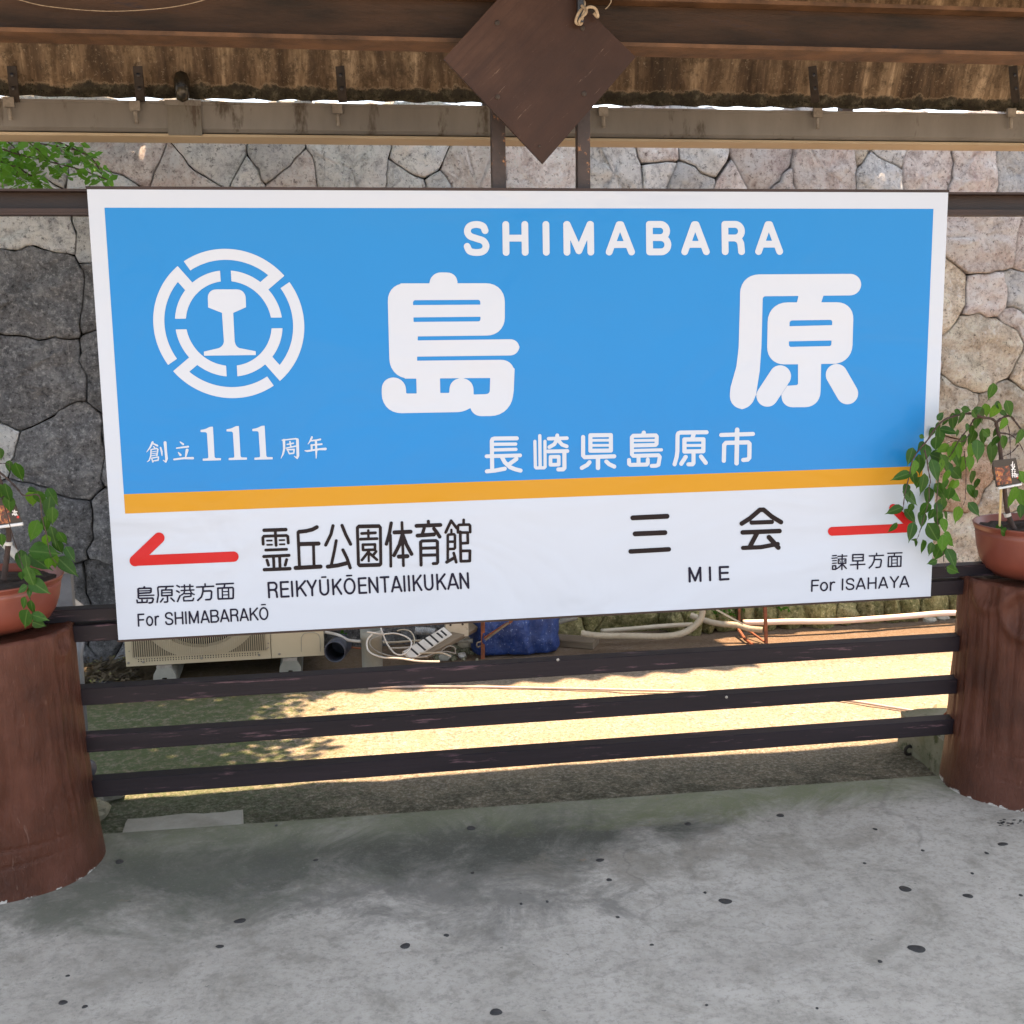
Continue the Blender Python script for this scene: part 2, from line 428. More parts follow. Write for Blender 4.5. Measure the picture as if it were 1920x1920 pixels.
L_PORT = S(t, [([(197,150),(185,172)],17),([(90,335),(86,188),(105,176),(310,172),(320,185),(318,240),(300,253),(100,265)],16),([(100,222),(310,215)],11),([(100,308),(370,297)],13),
  ([(90,340),(110,356),(345,350),(358,370),(345,420),(330,430),(285,437)],16),([(65,388),(72,432),(245,425),(250,388)],15),([(155,360),(158,425)],14),
  [(715,138),(455,148),(440,165),(450,300),(428,425)],[(595,155),(582,190)],([(512,207),(695,202),(695,300),(512,308)],15,1),([(520,256),(690,250)],11),[(612,315),(618,405),(605,420),(560,422)],
  [(535,360),(492,418)],[(678,350),(735,405)],
  [(785,125),(830,150)],[(780,220),(825,245)],([(840,310),(795,410)],16),([(865,147),(1075,138)],13),([(918,115),(925,210)],14),([(1018,108),(1018,205)],14),([(860,215),(1090,203)],13),
  ([(925,215),(910,265),(865,295)],13),([(1025,215),(1050,265),(1095,285)],13),([(930,272),(1035,268),(1038,318),(915,328),(903,345),(910,400),(1070,395),(1085,355)],14),
  [(1290,95),(1293,140)],[(1140,152),(1445,137)],([(1255,155),(1250,250),(1225,330),(1160,390)],16),([(1255,225),(1395,220),(1410,240),(1402,350),(1380,375),(1305,380)],16),
  [(1495,100),(1800,85)],[(1645,105),(1635,150)],([(1520,172),(1785,160),(1798,178),(1798,348),(1785,356),(1535,365),(1527,352)],16,1),([(1600,180),(1605,355)],13),([(1712,175),(1718,352)],13),
  ([(1605,235),(1710,230)],10),([(1608,295),(1715,290)],10)], 15)
t = T(1550, 1025, 12.0)
L_ISA = S(t, [([(135,205),(220,198)],14),([(120,262),(235,253)],14),([(132,318),(218,312)],13),([(132,376),(218,370)],13),([(135,430),(205,427),(207,510),(135,512)],16,1),([(255,218),(455,210)],14),
  ([(353,180),(343,515)],15),([(265,280),(435,275),(432,375),(262,380)],14,1),([(293,308),(308,350)],8),([(407,306),(387,350)],8),([(335,400),(290,455),(230,495)],14),([(365,400),(440,488)],16),
  ([(590,182),(825,175),(822,315),(588,322)],17,1),([(605,250),(810,243)],12),([(700,330),(695,500)],18),([(540,410),(860,396)],16),
  ([(1125,150),(1125,200)],16),([(962,210),(1280,195)],16),([(1080,215),(1065,330),(1020,420),(958,480)],17),([(1085,290),(1220,288),(1232,310),(1215,430),(1195,462),(1110,470)],17),
  ([(1375,150),(1695,138)],15),([(1530,155),(1520,210)],15),([(1395,225),(1675,218),(1668,440),(1385,450)],17,1),([(1465,235),(1465,440)],14),([(1590,230),(1590,440)],14),([(1475,300),(1580,295)],10),([(1475,372),(1580,368)],10)], 15)
t = T(265, 785, 10.667)
L_ANNI = S(t, [[(225,470,20),(180,570,17),(105,670,5)],[(240,500,14),(320,540,19)],[(240,555,8),(265,575,13)],[(190,620,11),(310,595,15),(330,615,15),(312,740,13)],
  [(195,620,13),(190,740,13),(160,830,13),(115,865,5)],[(215,665,8),(300,650,8)],[(215,700,8),(300,690,8)],[(200,745,8),(300,725,9)],[(205,790,13),(345,765,12),(335,830,15),(240,845,11),(230,865,13),(205,790,11)],
  [(385,580,17),(408,660,19),(414,740,8)],[(475,480,30),(488,640,25),(505,800,27),(490,865,15),(435,830,6)],
  [(775,465,10),(835,510,21)],[(705,590,13),(850,570,17),(935,560,20)],[(740,675,9),(780,725,24)],[(915,630,30),(885,770,14)],[(655,815,18),(850,790,20),(1030,790,24)]], 15)
ONE = [(1185,225),(1280,210,40),(1370,162,30),(1432,160),(1465,760),(1480,788,20),(1595,790),(1592,832),(1228,842),(1228,800),(1330,792,10),(1342,770,10),(1312,285,20),(1285,270,10),(1185,268)]
for dx, dy in ((0, 0), (519, -13), (1034, -20)):
    L_ANNI.append(P(t, [(q[0]+dx, q[1]+dy)+tuple(q[2:]) for q in ONE]))
t = T(440, 785, 10.667)
L_ANNI += S(t, [[(985,430,26),(990,600,22),(970,700,17),(925,795,5)],[(950,430,12),(1225,400,15),(1255,420,28),(1265,740,27),(1250,790,18),(1190,750,6)],[(1105,460,15),(1125,570,15)],[(1050,515,12),(1175,490,15)],
  [(1030,590,12),(1215,550,15)],[(1050,620,15),(1190,615,15),(1180,690,15),(1095,700,15),(1060,630,11)],
  [(1545,370,20),(1510,450,15),(1465,510,5)],[(1540,440,15),(1640,430,15),(1710,415,20)],[(1625,440,22),(1632,640,21),(1630,790,9)],[(1530,530,15),(1740,510,18)],[(1540,530,22),(1540,630,17)],
  [(1405,640,10),(1450,648,18),(1700,610,19),(1815,605,26)]], 15)

# --- emblem: pinwheel ring and rail section
te = T(260, 440, 4.1737)
def f_ring(X, Y):
    zx = (X-260)*4.1737-705; zy = (Y-440)*4.1737-695
    # undo the lean of the axes:  p = u*(1,-.012)+v*(.063,1)
    det = 1*1-(.063*-.012)
    u = (zx*1-zy*.063)/det; v = (zy*1-zx*-.012)/det
    v = v*1.010; r = np.hypot(u, v); th = np.degrees(np.arctan2(-v, u))
    inner = np.maximum(np.maximum(r-420, 335-r), 42-np.minimum(abs(u), abs(v)))
    D = inner
    for k in range(4):
        a0, a1 = R_(39+90*k), R_(123+90*k)
        n0 = (-math.sin(a0), -math.cos(a0)); n1 = (math.sin(a1), math.cos(a1))
        p0 = u*n0[0]+v*n0[1]            # >0 past a0
        p1 = u*n1[0]+v*n1[1]
        rad = u*math.cos((a0+a1)/2)-v*math.sin((a0+a1)/2)
        seg = np.maximum(np.maximum(np.maximum(r-590, 503-r), np.maximum(-p0, -p1)), -rad)
        along = u*math.cos(a0)-v*math.sin(a0)
        con = np.maximum(np.maximum(-p0, p0-84), np.maximum(380-along, r-590))
        D = np.minimum(D, np.minimum(seg, con))
    return D/4.1737
f_ring.bb = (260+90/4.1737, 440+95/4.1737, 260+1310/4.1737, 440+1300/4.1737)
EMB = [f_ring, P(te, [(538,428,70),(836,428,70),(840,568),(740,612),(752,850,20),(775,885,20),(916,912),(917,942),(512,947),(510,915),(640,885,20),(668,850,20),(652,612),(544,570)])]
# ------------------------------------------------------------------ materials
def concrete_floor():
    m = new_mat("platform_concrete"); s = bsdf(m); v = mapping(m, geo=True)
    n1 = noise(m, v, 1.3, 8, 0.6, 0.4); n2 = noise(m, v, 5.5, 9, 0.74, .5); n3 = noise(m, v, 55, 5, 0.8); n7 = noise(m, v, 19, 7, .8)
    sx = nd(m, "ShaderNodeSeparateXYZ"); lk(m, mapping(m, geo=True), sx.inputs[0])
    c = ramp(m, n1, [(0.36, (.29,.272,.236)), (0.5, (.39,.368,.325)), (0.64, (.45,.425,.378))])
    c = mix(m, 0.5, c, ramp(m, n2, [(0.37, (.19,.178,.148)), (0.46, (.36,.34,.30)), (0.60, (.47,.445,.40))]))
    c = mix(m, ramp(m, n7, [(.38, g3(.45)), (.50, g3(0))]), c, (.20,.188,.16))
    def patch(cx, cy, ax, ay, rot, lo, hi, amt, col, sc=3.0):     # an old stain with a ragged rim
        nonlocal c
        mp = nd(m, "ShaderNodeMapping"); lk(m, v, mp.inputs[0]); mp.vector_type = 'TEXTURE'
        mp.inputs['Location'].default_value = (cx, cy, 0); mp.inputs['Rotation'].default_value = (0, 0, rot); mp.inputs['Scale'].default_value = (ax, ay, 1)
        ln = nd(m, "ShaderNodeVectorMath", operation='LENGTH'); lk(m, mp.outputs[0], ln.inputs[0])
        q = nd(m, "ShaderNodeMath", operation='MULTIPLY_ADD'); lk(m, noise(m, mapping(m, geo=True, loc=(cx*7, cy*5, 2)), sc, 9, .75, .6), q.inputs[0]); q.inputs[1].default_value = 4.5; lk(m, ln.outputs['Value'], q.inputs[2])
        c = mix(m, ramp(m, q.outputs[0] if False else _scale(q.outputs[0]), [(lo, g3(amt)), (hi, g3(0))]), c, col)
    def _scale(x):
        q = nd(m, "ShaderNodeMath", operation='MULTIPLY'); lk(m, x, q.inputs[0]); q.inputs[1].default_value = .25; return q.outputs[0]
    c0 = gp(640, 1590, 0); patch(c0.x, c0.y, 1.05, .34, .06, 0.61, 0.87, .95, (.085,.088,.074))
    c0 = gp(1010, 1570, 0); patch(c0.x, c0.y, .60, .26, .1, 0.60, 0.83, .95, (.075,.078,.064))
    c0 = gp(880, 1690, 0); patch(c0.x, c0.y, .60, .22, -.2, 0.59, 0.77, .75, (.15,.145,.13), 5)
    c0 = gp(1480, 1490, 0); patch(c0.x, c0.y, .95, .13, .05, 0.61, 0.83, .90, (.125,.140,.070))
    c0 = gp(1330, 1600, 0); patch(c0.x, c0.y, .70, .16, .1, 0.59, 0.77, .6, (.22,.20,.165), 5)
    c0 = gp(330, 1640, 0); patch(c0.x, c0.y, .55, .32, .0, 0.61, 0.85, .85, (.115,.122,.095))
    c0 = gp(260, 1800, 0); patch(c0.x, c0.y, .5, .3, .3, 0.55, 0.75, .35, (.25,.235,.205), 4)
    c0 = gp(1450, 1800, 0); patch(c0.x, c0.y, .6, .25, .3, 0.55, 0.73, .35, (.26,.24,.21), 5)
    mr = nd(m, "ShaderNodeMapRange"); mr.inputs['From Min'].default_value = -0.12; mr.inputs['From Max'].default_value = 0.12
    lk(m, sx.outputs['Y'], mr.inputs['Value'])
    a = nd(m, "ShaderNodeMath", operation='MULTIPLY'); a.use_clamp = True; lk(m, mr.outputs[0], a.inputs[0]); lk(m, ramp(m, n2, [(.36, g3(.3)), (.56, g3(.9))]), a.inputs[1])
    c = mix(m, a.outputs[0], c, (.125,.135,.085))
    n5 = noise(m, mapping(m, geo=True, loc=(11, 2, 5), scale=(1, 2.2, 1)), 4.2, 9, .78, .5)
    c = mix(m, ramp(m, n5, [(0.64, g3(0)), (0.71, g3(.5))]), c, (.33,.19,.10))
    n8 = noise(m, mapping(m, geo=True, loc=(4, 9, 3), rot=(0, 0, .5), scale=(1, 2.6, 1)), 7, 8, .8, .3)
    c = mix(m, ramp(m, n8, [(0.60, g3(0)), (0.68, g3(.45))]), c, (.20,.19,.175))
    n6 = noise(m, v, 34, 4, .6); c = mix(m, ramp(m, n6, [(0.68, g3(0)), (0.71, g3(.6))]), c, (.08,.08,.075))
    # hairline cracks
    vo = nd(m, "ShaderNodeTexVoronoi"); vo.feature = 'DISTANCE_TO_EDGE'; vo.inputs['Scale'].default_value = .62
    wv = nd(m, "ShaderNodeVectorMath", operation='MULTIPLY_ADD'); nz = nd(m, "ShaderNodeTexNoise"); nz.inputs['Scale'].default_value = 3.5; nz.inputs['Detail'].default_value = 8; lk(m, v, nz.inputs['Vector'])
    lk(m, nz.outputs['Color'], wv.inputs[0]); wv.inputs[1].default_value = (.35, .35, 0); lk(m, v, wv.inputs[2]); lk(m, wv.outputs[0], vo.inputs['Vector'])
    cr0 = ramp(m, vo.outputs['Distance'], [(0.0, g3(.28)), (.0018, g3(0))])
    gate = nd(m, "ShaderNodeMath", operation='MULTIPLY'); lk(m, cr0, gate.inputs[0]); lk(m, ramp(m, n1, [(.50, g3(0)), (.56, g3(1))]), gate.inputs[1])
    c = mix(m, gate.outputs[0], c, (.07,.065,.06))
    c = mix(m, ramp(m, n3, [(0.38, g3(.42)), (0.49, g3(0))]), c, (.17,.16,.145))
    c = mix(m, ramp(m, n3, [(0.58, g3(0)), (0.66, g3(.10))]), c, (.60,.585,.55))
    setc(m, c); s.inputs['Roughness'].default_value = 0.75; s.inputs['Specular IOR Level'].default_value = .25
    lk(m, bump(m, n3, .35, .003, bump(m, n2, .4, .010)), s.inputs['Normal'])
    return m
def rough_concrete():
    m = new_mat("rough_ground_concrete"); s = bsdf(m); v = mapping(m, geo=True)
    n1 = noise(m, v, 1.9, 8, .65, .4); n2 = noise(m, v, 8, 8, .75, .5); n3 = noise(m, v, 70, 4, .85); n4 = noise(m, v, 26, 6, .8)
    c = ramp(m, n3, [(0.36, (.12,.105,.085)), (0.46, (.26,.215,.175)), (0.55, (.36,.305,.255)), (0.66, (.52,.46,.40))])
    c = mix(m, ramp(m, n2, [(.38, g3(.75)), (.60, g3(0))]), c, (.27,.22,.155))
    c = mix(m, ramp(m, n4, [(.36, g3(.4)), (.48, g3(0))]), c, (.13,.12,.09))
    sx = nd(m, "ShaderNodeSeparateXYZ"); lk(m, mapping(m, geo=True), sx.inputs[0])
    def mr(ch, a, b): 
        q = nd(m, "ShaderNodeMapRange"); q.inputs['From Min'].default_value = a; q.inputs['From Max'].default_value = b; lk(m, sx.outputs[ch], q.inputs['Value']); return q.outputs[0]
    def mul(a, b):
        q = nd(m, "ShaderNodeMath", operation='MULTIPLY'); q.use_clamp = True; lk(m, a, q.inputs[0])
        if isinstance(b, float): q.inputs[1].default_value = b
        else: lk(m, b, q.inputs[1])
        return q.outputs[0]
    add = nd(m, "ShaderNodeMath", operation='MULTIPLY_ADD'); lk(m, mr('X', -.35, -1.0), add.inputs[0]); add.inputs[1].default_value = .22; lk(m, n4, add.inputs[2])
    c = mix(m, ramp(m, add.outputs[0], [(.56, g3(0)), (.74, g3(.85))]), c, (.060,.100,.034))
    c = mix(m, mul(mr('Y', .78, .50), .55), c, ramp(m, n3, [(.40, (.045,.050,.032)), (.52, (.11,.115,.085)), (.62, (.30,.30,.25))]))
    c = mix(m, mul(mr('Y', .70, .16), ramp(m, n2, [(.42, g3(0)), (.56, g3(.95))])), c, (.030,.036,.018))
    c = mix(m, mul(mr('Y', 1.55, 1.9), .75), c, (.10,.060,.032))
    setc(m, c); s.inputs['Roughness'].default_value = .9; s.inputs['Specular IOR Level'].default_value = .25
    lk(m, bump(m, n3, .9, .010, bump(m, n2, .5, .02)), s.inputs['Normal'])
    return m
def stone_mat(name, a, b_, c_, streak=.5):
    m = new_mat(name); s = bsdf(m)
    oi = nd(m, "ShaderNodeObjectInfo"); g = nd(m, "ShaderNodeNewGeometry")
    cb = nd(m, "ShaderNodeCombineXYZ"); ml = nd(m, "ShaderNodeMath", operation='MULTIPLY'); lk(m, oi.outputs['Random'], ml.inputs[0]); ml.inputs[1].default_value = 37.0
    for k in range(3): lk(m, ml.outputs[0], cb.inputs[k])
    va = nd(m, "ShaderNodeVectorMath", operation='ADD'); lk(m, g.outputs['Position'], va.inputs[0]); lk(m, cb.outputs[0], va.inputs[1]); v = va.outputs[0]
    n1 = noise(m, v, 4.0, 9, .70, .7); n2 = noise(m, v, 15, 8, .78, .5); n3 = noise(m, v, 48, 6, .85)
    c = ramp(m, n1, [(.36, a), (.5, b_), (.62, c_)])
    c = mix(m, .55, c, ramp(m, n2, [(.37, tuple(x*.45 for x in a)), (.5, b_), (.62, tuple(min(1, x*1.2) for x in c_))]))
    c = mix(m, ramp(m, n3, [(.36, g3(.95)), (.46, g3(0))]), c, tuple(x*.22 for x in a))
    c = mix(m, ramp(m, n3, [(.54, g3(0)), (.62, g3(.75))]), c, tuple(min(.9, x*1.6+.07) for x in c_))
    mp = nd(m, "ShaderNodeMapping"); lk(m, v, mp.inputs[0]); mp.inputs['Scale'].default_value = (14, 14, 1.3)
    ns = noise(m, mp.outputs[0], 1.3, 6, .75, 1.6)
    c = mix(m, ramp(m, ns, [(.62, g3(0)), (.70, g3(streak))]), c, (.55,.54,.53))
    hs = nd(m, "ShaderNodeHueSaturation")
    mr = nd(m, "ShaderNodeMapRange"); mr.inputs['To Min'].default_value = .78; mr.inputs['To Max'].default_value = 1.18; lk(m, oi.outputs['Random'], mr.inputs['Value'])
    lk(m, mr.outputs[0], hs.inputs['Value']); lk(m, c, hs.inputs['Color']); setc(m, hs.outputs[0])
    s.inputs['Roughness'].default_value = .85; s.inputs['Specular IOR Level'].default_value = .3
    mp2 = nd(m, "ShaderNodeMapping"); lk(m, v, mp2.inputs[0]); mp2.inputs['Scale'].default_value = (1, 1, 2.2); mp2.inputs['Rotation'].default_value = (.2, .5, 0)
    lk(m, bump(m, n3, .9, .012, bump(m, n2, 1.0, .04, bump(m, noise(m, mp2.outputs[0], 6, 9, .75), 1.0, .08))), s.inputs['Normal'])
    return m
M = {}
M['floor'] = concrete_floor(); M['rough'] = rough_concrete()
M['st_grey'] = stone_mat("stone_grey", (0.532,0.551,0.630), (0.827,0.845,0.850), (0.850,0.850,0.850))
M['st_dark'] = stone_mat("stone_dark", (0.161,0.165,0.182), (0.247,0.251,0.268), (0.386,0.386,0.397), .8)  # dark left, pale upper stones: partly damp and own tone, partly painted light
M['st_pink'] = stone_mat("stone_pink", (0.675,0.511,0.491), (0.850,0.787,0.766), (0.850,0.850,0.850))
M['st_tan'] = stone_mat("stone_tan", (0.544,0.432,0.312), (0.744,0.654,0.544), (0.820,0.820,0.704), .2)
M['st_rust'] = stone_mat("stone_rusty", (0.540,0.330,0.195), (0.630,0.435,0.315), (0.705,0.555,0.435), .2)
M['st_moss'] = stone_mat("stone_mossy", (0.157,0.186,0.051), (0.343,0.315,0.122), (0.515,0.443,0.229), .1)
M['joint'] = mat("wall_core_earth", (.045,.042,.038), (.02,.02,.018), rough=.95, scale=20)
M['roof_under'] = None
YE, YG = .80, .76
ZEAVE = (wp(500, 188, YE).z+wp(1500, 199, YE).z)/2
def corr_mat():
    m = new_mat("mouldy_corrugated_sheet"); s = bsdf(m); v = mapping(m, geo=True)
    n1 = noise(m, mapping(m, geo=True, scale=(1, .12, .16)), 10, 7, .7, .3); n2 = noise(m, v, 22, 7, .78); n3 = noise(m, v, 90, 3, .8)
    c = ramp(m, n1, [(.35, (.030,.018,.010)), (.46, (.095,.060,.034)), (.55, (.20,.138,.082)), (.64, (.42,.315,.205))])
    c = mix(m, ramp(m, n2, [(.38, g3(.75)), (.52, g3(0))]), c, (.045,.028,.014))
    c = mix(m, ramp(m, n3, [(.60, g3(0)), (.66, g3(.3))]), c, (.45,.38,.27))
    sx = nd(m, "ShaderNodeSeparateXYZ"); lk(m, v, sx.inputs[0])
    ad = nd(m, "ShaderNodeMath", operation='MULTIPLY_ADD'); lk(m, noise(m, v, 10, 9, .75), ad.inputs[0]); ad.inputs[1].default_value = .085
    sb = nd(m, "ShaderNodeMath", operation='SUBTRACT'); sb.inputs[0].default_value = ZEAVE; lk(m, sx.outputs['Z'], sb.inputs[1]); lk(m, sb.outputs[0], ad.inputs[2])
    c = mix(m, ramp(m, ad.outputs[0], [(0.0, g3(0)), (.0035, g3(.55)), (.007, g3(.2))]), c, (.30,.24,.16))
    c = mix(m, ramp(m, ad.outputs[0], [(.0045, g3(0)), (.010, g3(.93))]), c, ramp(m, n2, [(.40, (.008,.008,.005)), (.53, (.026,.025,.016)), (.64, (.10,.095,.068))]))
    setc(m, c); s.inputs['Roughness'].default_value = .85
    lk(m, bump(m, n2, .5, .006), s.inputs['Normal']); return m
M['corr'] = corr_mat()
M['beam'] = mat("brown_painted_beam", (.056,.029,.016), (.014,.009,.006), rough=.65, spec=.3, scale=6, b=.5, bscale=40, stretch=(.5, 1, 2.5), spots=((.03,.02,.02), .60, 2.0))
M['flange'] = mat("paler_flange_paint", (.14,.074,.038), (.045,.025,.014), rough=.65, spec=.3, scale=9, b=.4, bscale=60)  # flange brown is paler than the web
M['gutter'] = mat("grey_gutter_metal", (.235,.225,.21), (.16,.15,.138), rough=.5, scale=4, b=.1, stretch=(1, 1, .3), spots=((.075,.06,.045), .57, 1.6))
M['galv'] = mat("weathered_galvanised", (.34,.32,.29), (.18,.16,.14), rough=.5, metal=.3, scale=30)
M['darksteel'] = mat("rusty_dark_steel", (.040,.028,.022), (.014,.011,.009), rough=.7, scale=20, b=.4)
M['channel'] = mat("brown_channel_steel", (.038,.019,.015), (.016,.009,.008), rough=.45, spec=.35, scale=5, b=.25, bscale=40, stretch=(.6, 1, 2))
M['hang'] = mat("rusted_hanger_steel", (.045,.030,.028), (.022,.017,.018), rough=.55, scale=14, b=.5, bscale=60, spots=((.30,.14,.06), .60, 3))
def board_mat():
    m = new_mat("brown_scratched_board"); s = bsdf(m)
    v0 = mapping(m, geo=True, rot=(0, R_(45), 0)); 
    v = nd(m, "ShaderNodeMapping"); lk(m, v0, v.inputs[0]); v.inputs['Scale'].default_value = (1, 1, 14); v = v.outputs[0]
    n1 = noise(m, mapping(m, geo=True), 3.5, 7, .6); n2 = noise(m, v, 3.2, 9, .75); n3 = noise(m, v, 9, 9, .8)
    c = ramp(m, n1, [(.3, (.024,.010,.005)), (.5, (.038,.017,.010)), (.66, (.060,.030,.019))])
    c = mix(m, ramp(m, n2, [(.36, g3(.6)), (.56, g3(0))]), c, (.026,.012,.008))
    c = mix(m, ramp(m, n3, [(.62, g3(0)), (.68, g3(.6))]), c, (.26,.18,.13))
    setc(m, c); s.inputs['Roughness'].default_value = .5; s.inputs['Specular IOR Level'].default_value = .25
    lk(m, bump(m, n2, .35, .003), s.inputs['Normal']); return m
M['board'] = board_mat()
M['rail'] = mat("dark_rail_paint", (.014,.009,.013), (.005,.003,.006), rough=.55, spec=.3, scale=4, b=.2, bscale=50, stretch=(.25, 1, 3), spots=((.09,.05,.06), .60, 5))
def sign_mat(name, c, rough, sp=.30):
    m = new_mat(name); s = bsdf(m); v = mapping(m, geo=True)
    setc(m, mix(m, ramp(m, noise(m, v, 2.2, 5, .6), [(.3, g3(0)), (.7, g3(.35))]), c, tuple(x*.92 for x in c)))
    s.inputs['Roughness'].default_value = rough; s.inputs['Specular IOR Level'].default_value = sp
    big = noise(m, mapping(m, geo=True, scale=(1, 1, 1.4)), 1.7, 3, .5, .8)
    vert = noise(m, mapping(m, geo=True, scale=(9, 1, .35)), 1.2, 3, .5)
    lk(m, bump(m, vert, .08, .008, bump(m, big, .45, .075)), s.inputs['Normal'])
    return m
M['white'] = sign_mat("sign_white_vinyl", (.47,.530,.62), .42)
M['print'] = sign_mat("sign_print_white", (.49,.545,.63), .42)
M['blue'] = sign_mat("sign_blue_vinyl", (.006,.197,.530), .36)
M['orange'] = sign_mat("sign_orange_vinyl", (.50,.245,.008), .42)
M['red'] = sign_mat("sign_red_vinyl", (.46,.004,.008), .42)
M['navy'] = sign_mat("sign_navy_print", (.004,.004,.020), .5, .2)
M['blackp'] = sign_mat("sign_black_print", (.008,.004,.006), .5, .2)
def stump_mat():
    m = new_mat("glossy_brown_log_paint"); s = bsdf(m); v = mapping(m, geo=True)
    n1 = noise(m, v, 5, 7, .6); n2 = noise(m, mapping(m, geo=True, scale=(1, 1, .22)), 40, 8, .75, 1.6); n3 = noise(m, v, 70, 5, .75)
    c = ramp(m, n1, [(.36, (.048,.016,.009)), (.5, (.075,.025,.014)), (.64, (.100,.037,.024))])
    c = mix(m, ramp(m, n2, [(.34, g3(.35)), (.40, g3(0))]), c, (.034,.012,.006))
    c = mix(m, ramp(m, n2, [(.63, g3(0)), (.655, g3(.38))]), c, (.24,.15,.115))
    c = mix(m, ramp(m, noise(m, v, 13, 7, .8), [(.66, g3(0)), (.73, g3(.4))]), c, (.30,.20,.17))
    sx = nd(m, "ShaderNodeSeparateXYZ"); lk(m, v, sx.inputs[0])
    ad = nd(m, "ShaderNodeMath", operation='MULTIPLY_ADD'); lk(m, noise(m, v, 17, 6, .8), ad.inputs[0]); ad.inputs[1].default_value = -.10; lk(m, sx.outputs['Z'], ad.inputs[2])
    c = mix(m, ramp(m, ad.outputs[0], [(-.0, g3(.9)), (.004, g3(0))]) if False else ramp(m, ad.outputs[0], [(0.0, g3(0)), (1.0, g3(0))]), c, (.4,.38,.35))
    lt = nd(m, "ShaderNodeMath", operation='LESS_THAN'); lk(m, ad.outputs[0], lt.inputs[0]); lt.inputs[1].default_value = -.049
    c = mix(m, lt.outputs[0], c, (.42,.40,.37))
    setc(m, c); s.inputs['Roughness'].default_value = .34; s.inputs['Specular IOR Level'].default_value = .25
    lk(m, bump(m, n3, .35, .004, bump(m, n2, .8, .008)), s.inputs['Normal']); return m
M['stump'] = stump_mat()
M['pot'] = mat("terracotta_plastic", (.20,.056,.036), (.155,.043,.028), rough=.38, scale=5, b=.05, spots=((.34,.15,.11), .66, 2))
M['soil'] = mat("potting_soil", (.055,.030,.018), (.012,.008,.006), rough=.95, scale=60, b=1.0, dist=.01, spots=((.20,.15,.10), .68, 1.6))
def leaf_mat(name, c1, c2, tr=.35):
    m = new_mat(name); s = bsdf(m); v = mapping(m)
    oi = nd(m, "ShaderNodeObjectInfo")
    c = mix(m, oi.outputs['Random'], c1, c2)
    nn = noise(m, v, 5, 5, .7); c = mix(m, ramp(m, nn, [(.36, g3(.55)), (.5, g3(0))]), c, tuple(x*.45 for x in c1))
    c = mix(m, ramp(m, nn, [(.66, g3(0)), (.70, g3(.8))]), c, (.16,.12,.03))
    sp = nd(m, "ShaderNodeSeparateXYZ"); lk(m, v, sp.inputs[0]); ab = nd(m, "ShaderNodeMath", operation='ABSOLUTE'); lk(m, sp.outputs['X'], ab.inputs[0])
    c = mix(m, ramp(m, ab.outputs[0], [(.0, g3(.55)), (.035, g3(0))]), c, (.12,.20,.05))
    setc(m, c); s.inputs['Roughness'].default_value = .5; s.inputs['Specular IOR Level'].default_value = .25
    tl = nd(m, "ShaderNodeBsdfTranslucent"); lk(m, mix(m, .5, c, (.16,.30,.03), 'ADD'), tl.inputs[0])
    mx = nd(m, "ShaderNodeMixShader"); mx.inputs[0].default_value = tr
    out = m.node_tree.nodes['Material Output']
    lk(m, s.outputs[0], mx.inputs[1]); lk(m, tl.outputs[0], mx.inputs[2]); lk(m, mx.outputs[0], out.inputs[0])
    return m
M['leaf'] = leaf_mat("plum_leaf_green", (.014,.055,.007), (.032,.100,.010), .25)
M['leafy'] = leaf_mat("plum_leaf_yellow_green", (.060,.17,.010), (.10,.22,.016), .35)
M['tleaf'] = leaf_mat("tree_leaf", (.045,.15,.015), (.10,.25,.03), .45)
M['bark'] = mat("plum_bark", (.075,.045,.035), (.035,.022,.018), rough=.8, scale=50, b=.6)
M['stake'] = mat("bamboo_stake", (.62,.48,.24), (.50,.36,.17), rough=.5, scale=12, b=.1, stretch=(1, 1, .2))
M['ac'] = mat("cream_ac_casing", (.50,.43,.30), (.46,.39,.27), rough=.42, scale=3, b=.03)
M['acdark'] = mat("ac_dark_inside", (.02,.02,.02), (.01,.01,.01), rough=.7)
M['foot'] = mat("grey_plastic_foot", (.28,.28,.25), (.20,.20,.17), rough=.6)
M['pvcgrey'] = mat("grey_pvc", (.20,.215,.24), (.13,.14,.16), rough=.45, scale=10)
M['pvcdark'] = mat("dark_pvc", (.060,.072,.10), (.035,.04,.06), rough=.4, scale=10)
M['white_pl'] = mat("dirty_white_plastic", (.60,.58,.55), (.42,.40,.36), rough=.45, scale=9, spots=((.22,.18,.13), .66, 2))
M['beige_pl'] = mat("beige_plastic", (.48,.43,.34), (.36,.31,.23), rough=.5, scale=9, spots=((.16,.12,.08), .64, 2))
M['rust'] = mat("rusted_steel", (.28,.085,.035), (.12,.040,.02), rough=.8, scale=35, b=.5)
M['tarp'] = mat("blue_tarp", (.012,.045,.20), (.006,.020,.10), rough=.45, scale=9, b=.8, dist=.02, bscale=14, spots=((.20,.26,.42), .60, 9))
M['wood'] = mat("weathered_plank", (.21,.165,.115), (.10,.075,.05), rough=.85, scale=6, b=.6, stretch=(.4, .4, 6), bscale=30)
M['slab'] = mat("pale_concrete", (.36,.35,.31), (.24,.23,.19), rough=.85, scale=9, b=.5, bscale=80, spots=((.33,.25,.12), .66, 1.2))
M['cblock'] = mat("mossy_concrete", (.24,.225,.165), (.12,.125,.07), rough=.9, scale=7, b=.8, bscale=60, spots=((.055,.065,.025), .56, 1.5))
M['gum'] = mat("trodden_gum", (.040,.040,.040), (.024,.024,.024), rough=.6, scale=60, b=.2)
M['cable_g'] = mat("grey_cable", (.28,.27,.25), (.20,.19,.17), rough=.5)
M['earth'] = mat("terrace_earth", (.16,.13,.08), (.08,.075,.04), rough=.95, scale=6, b=.8, dist=.02)
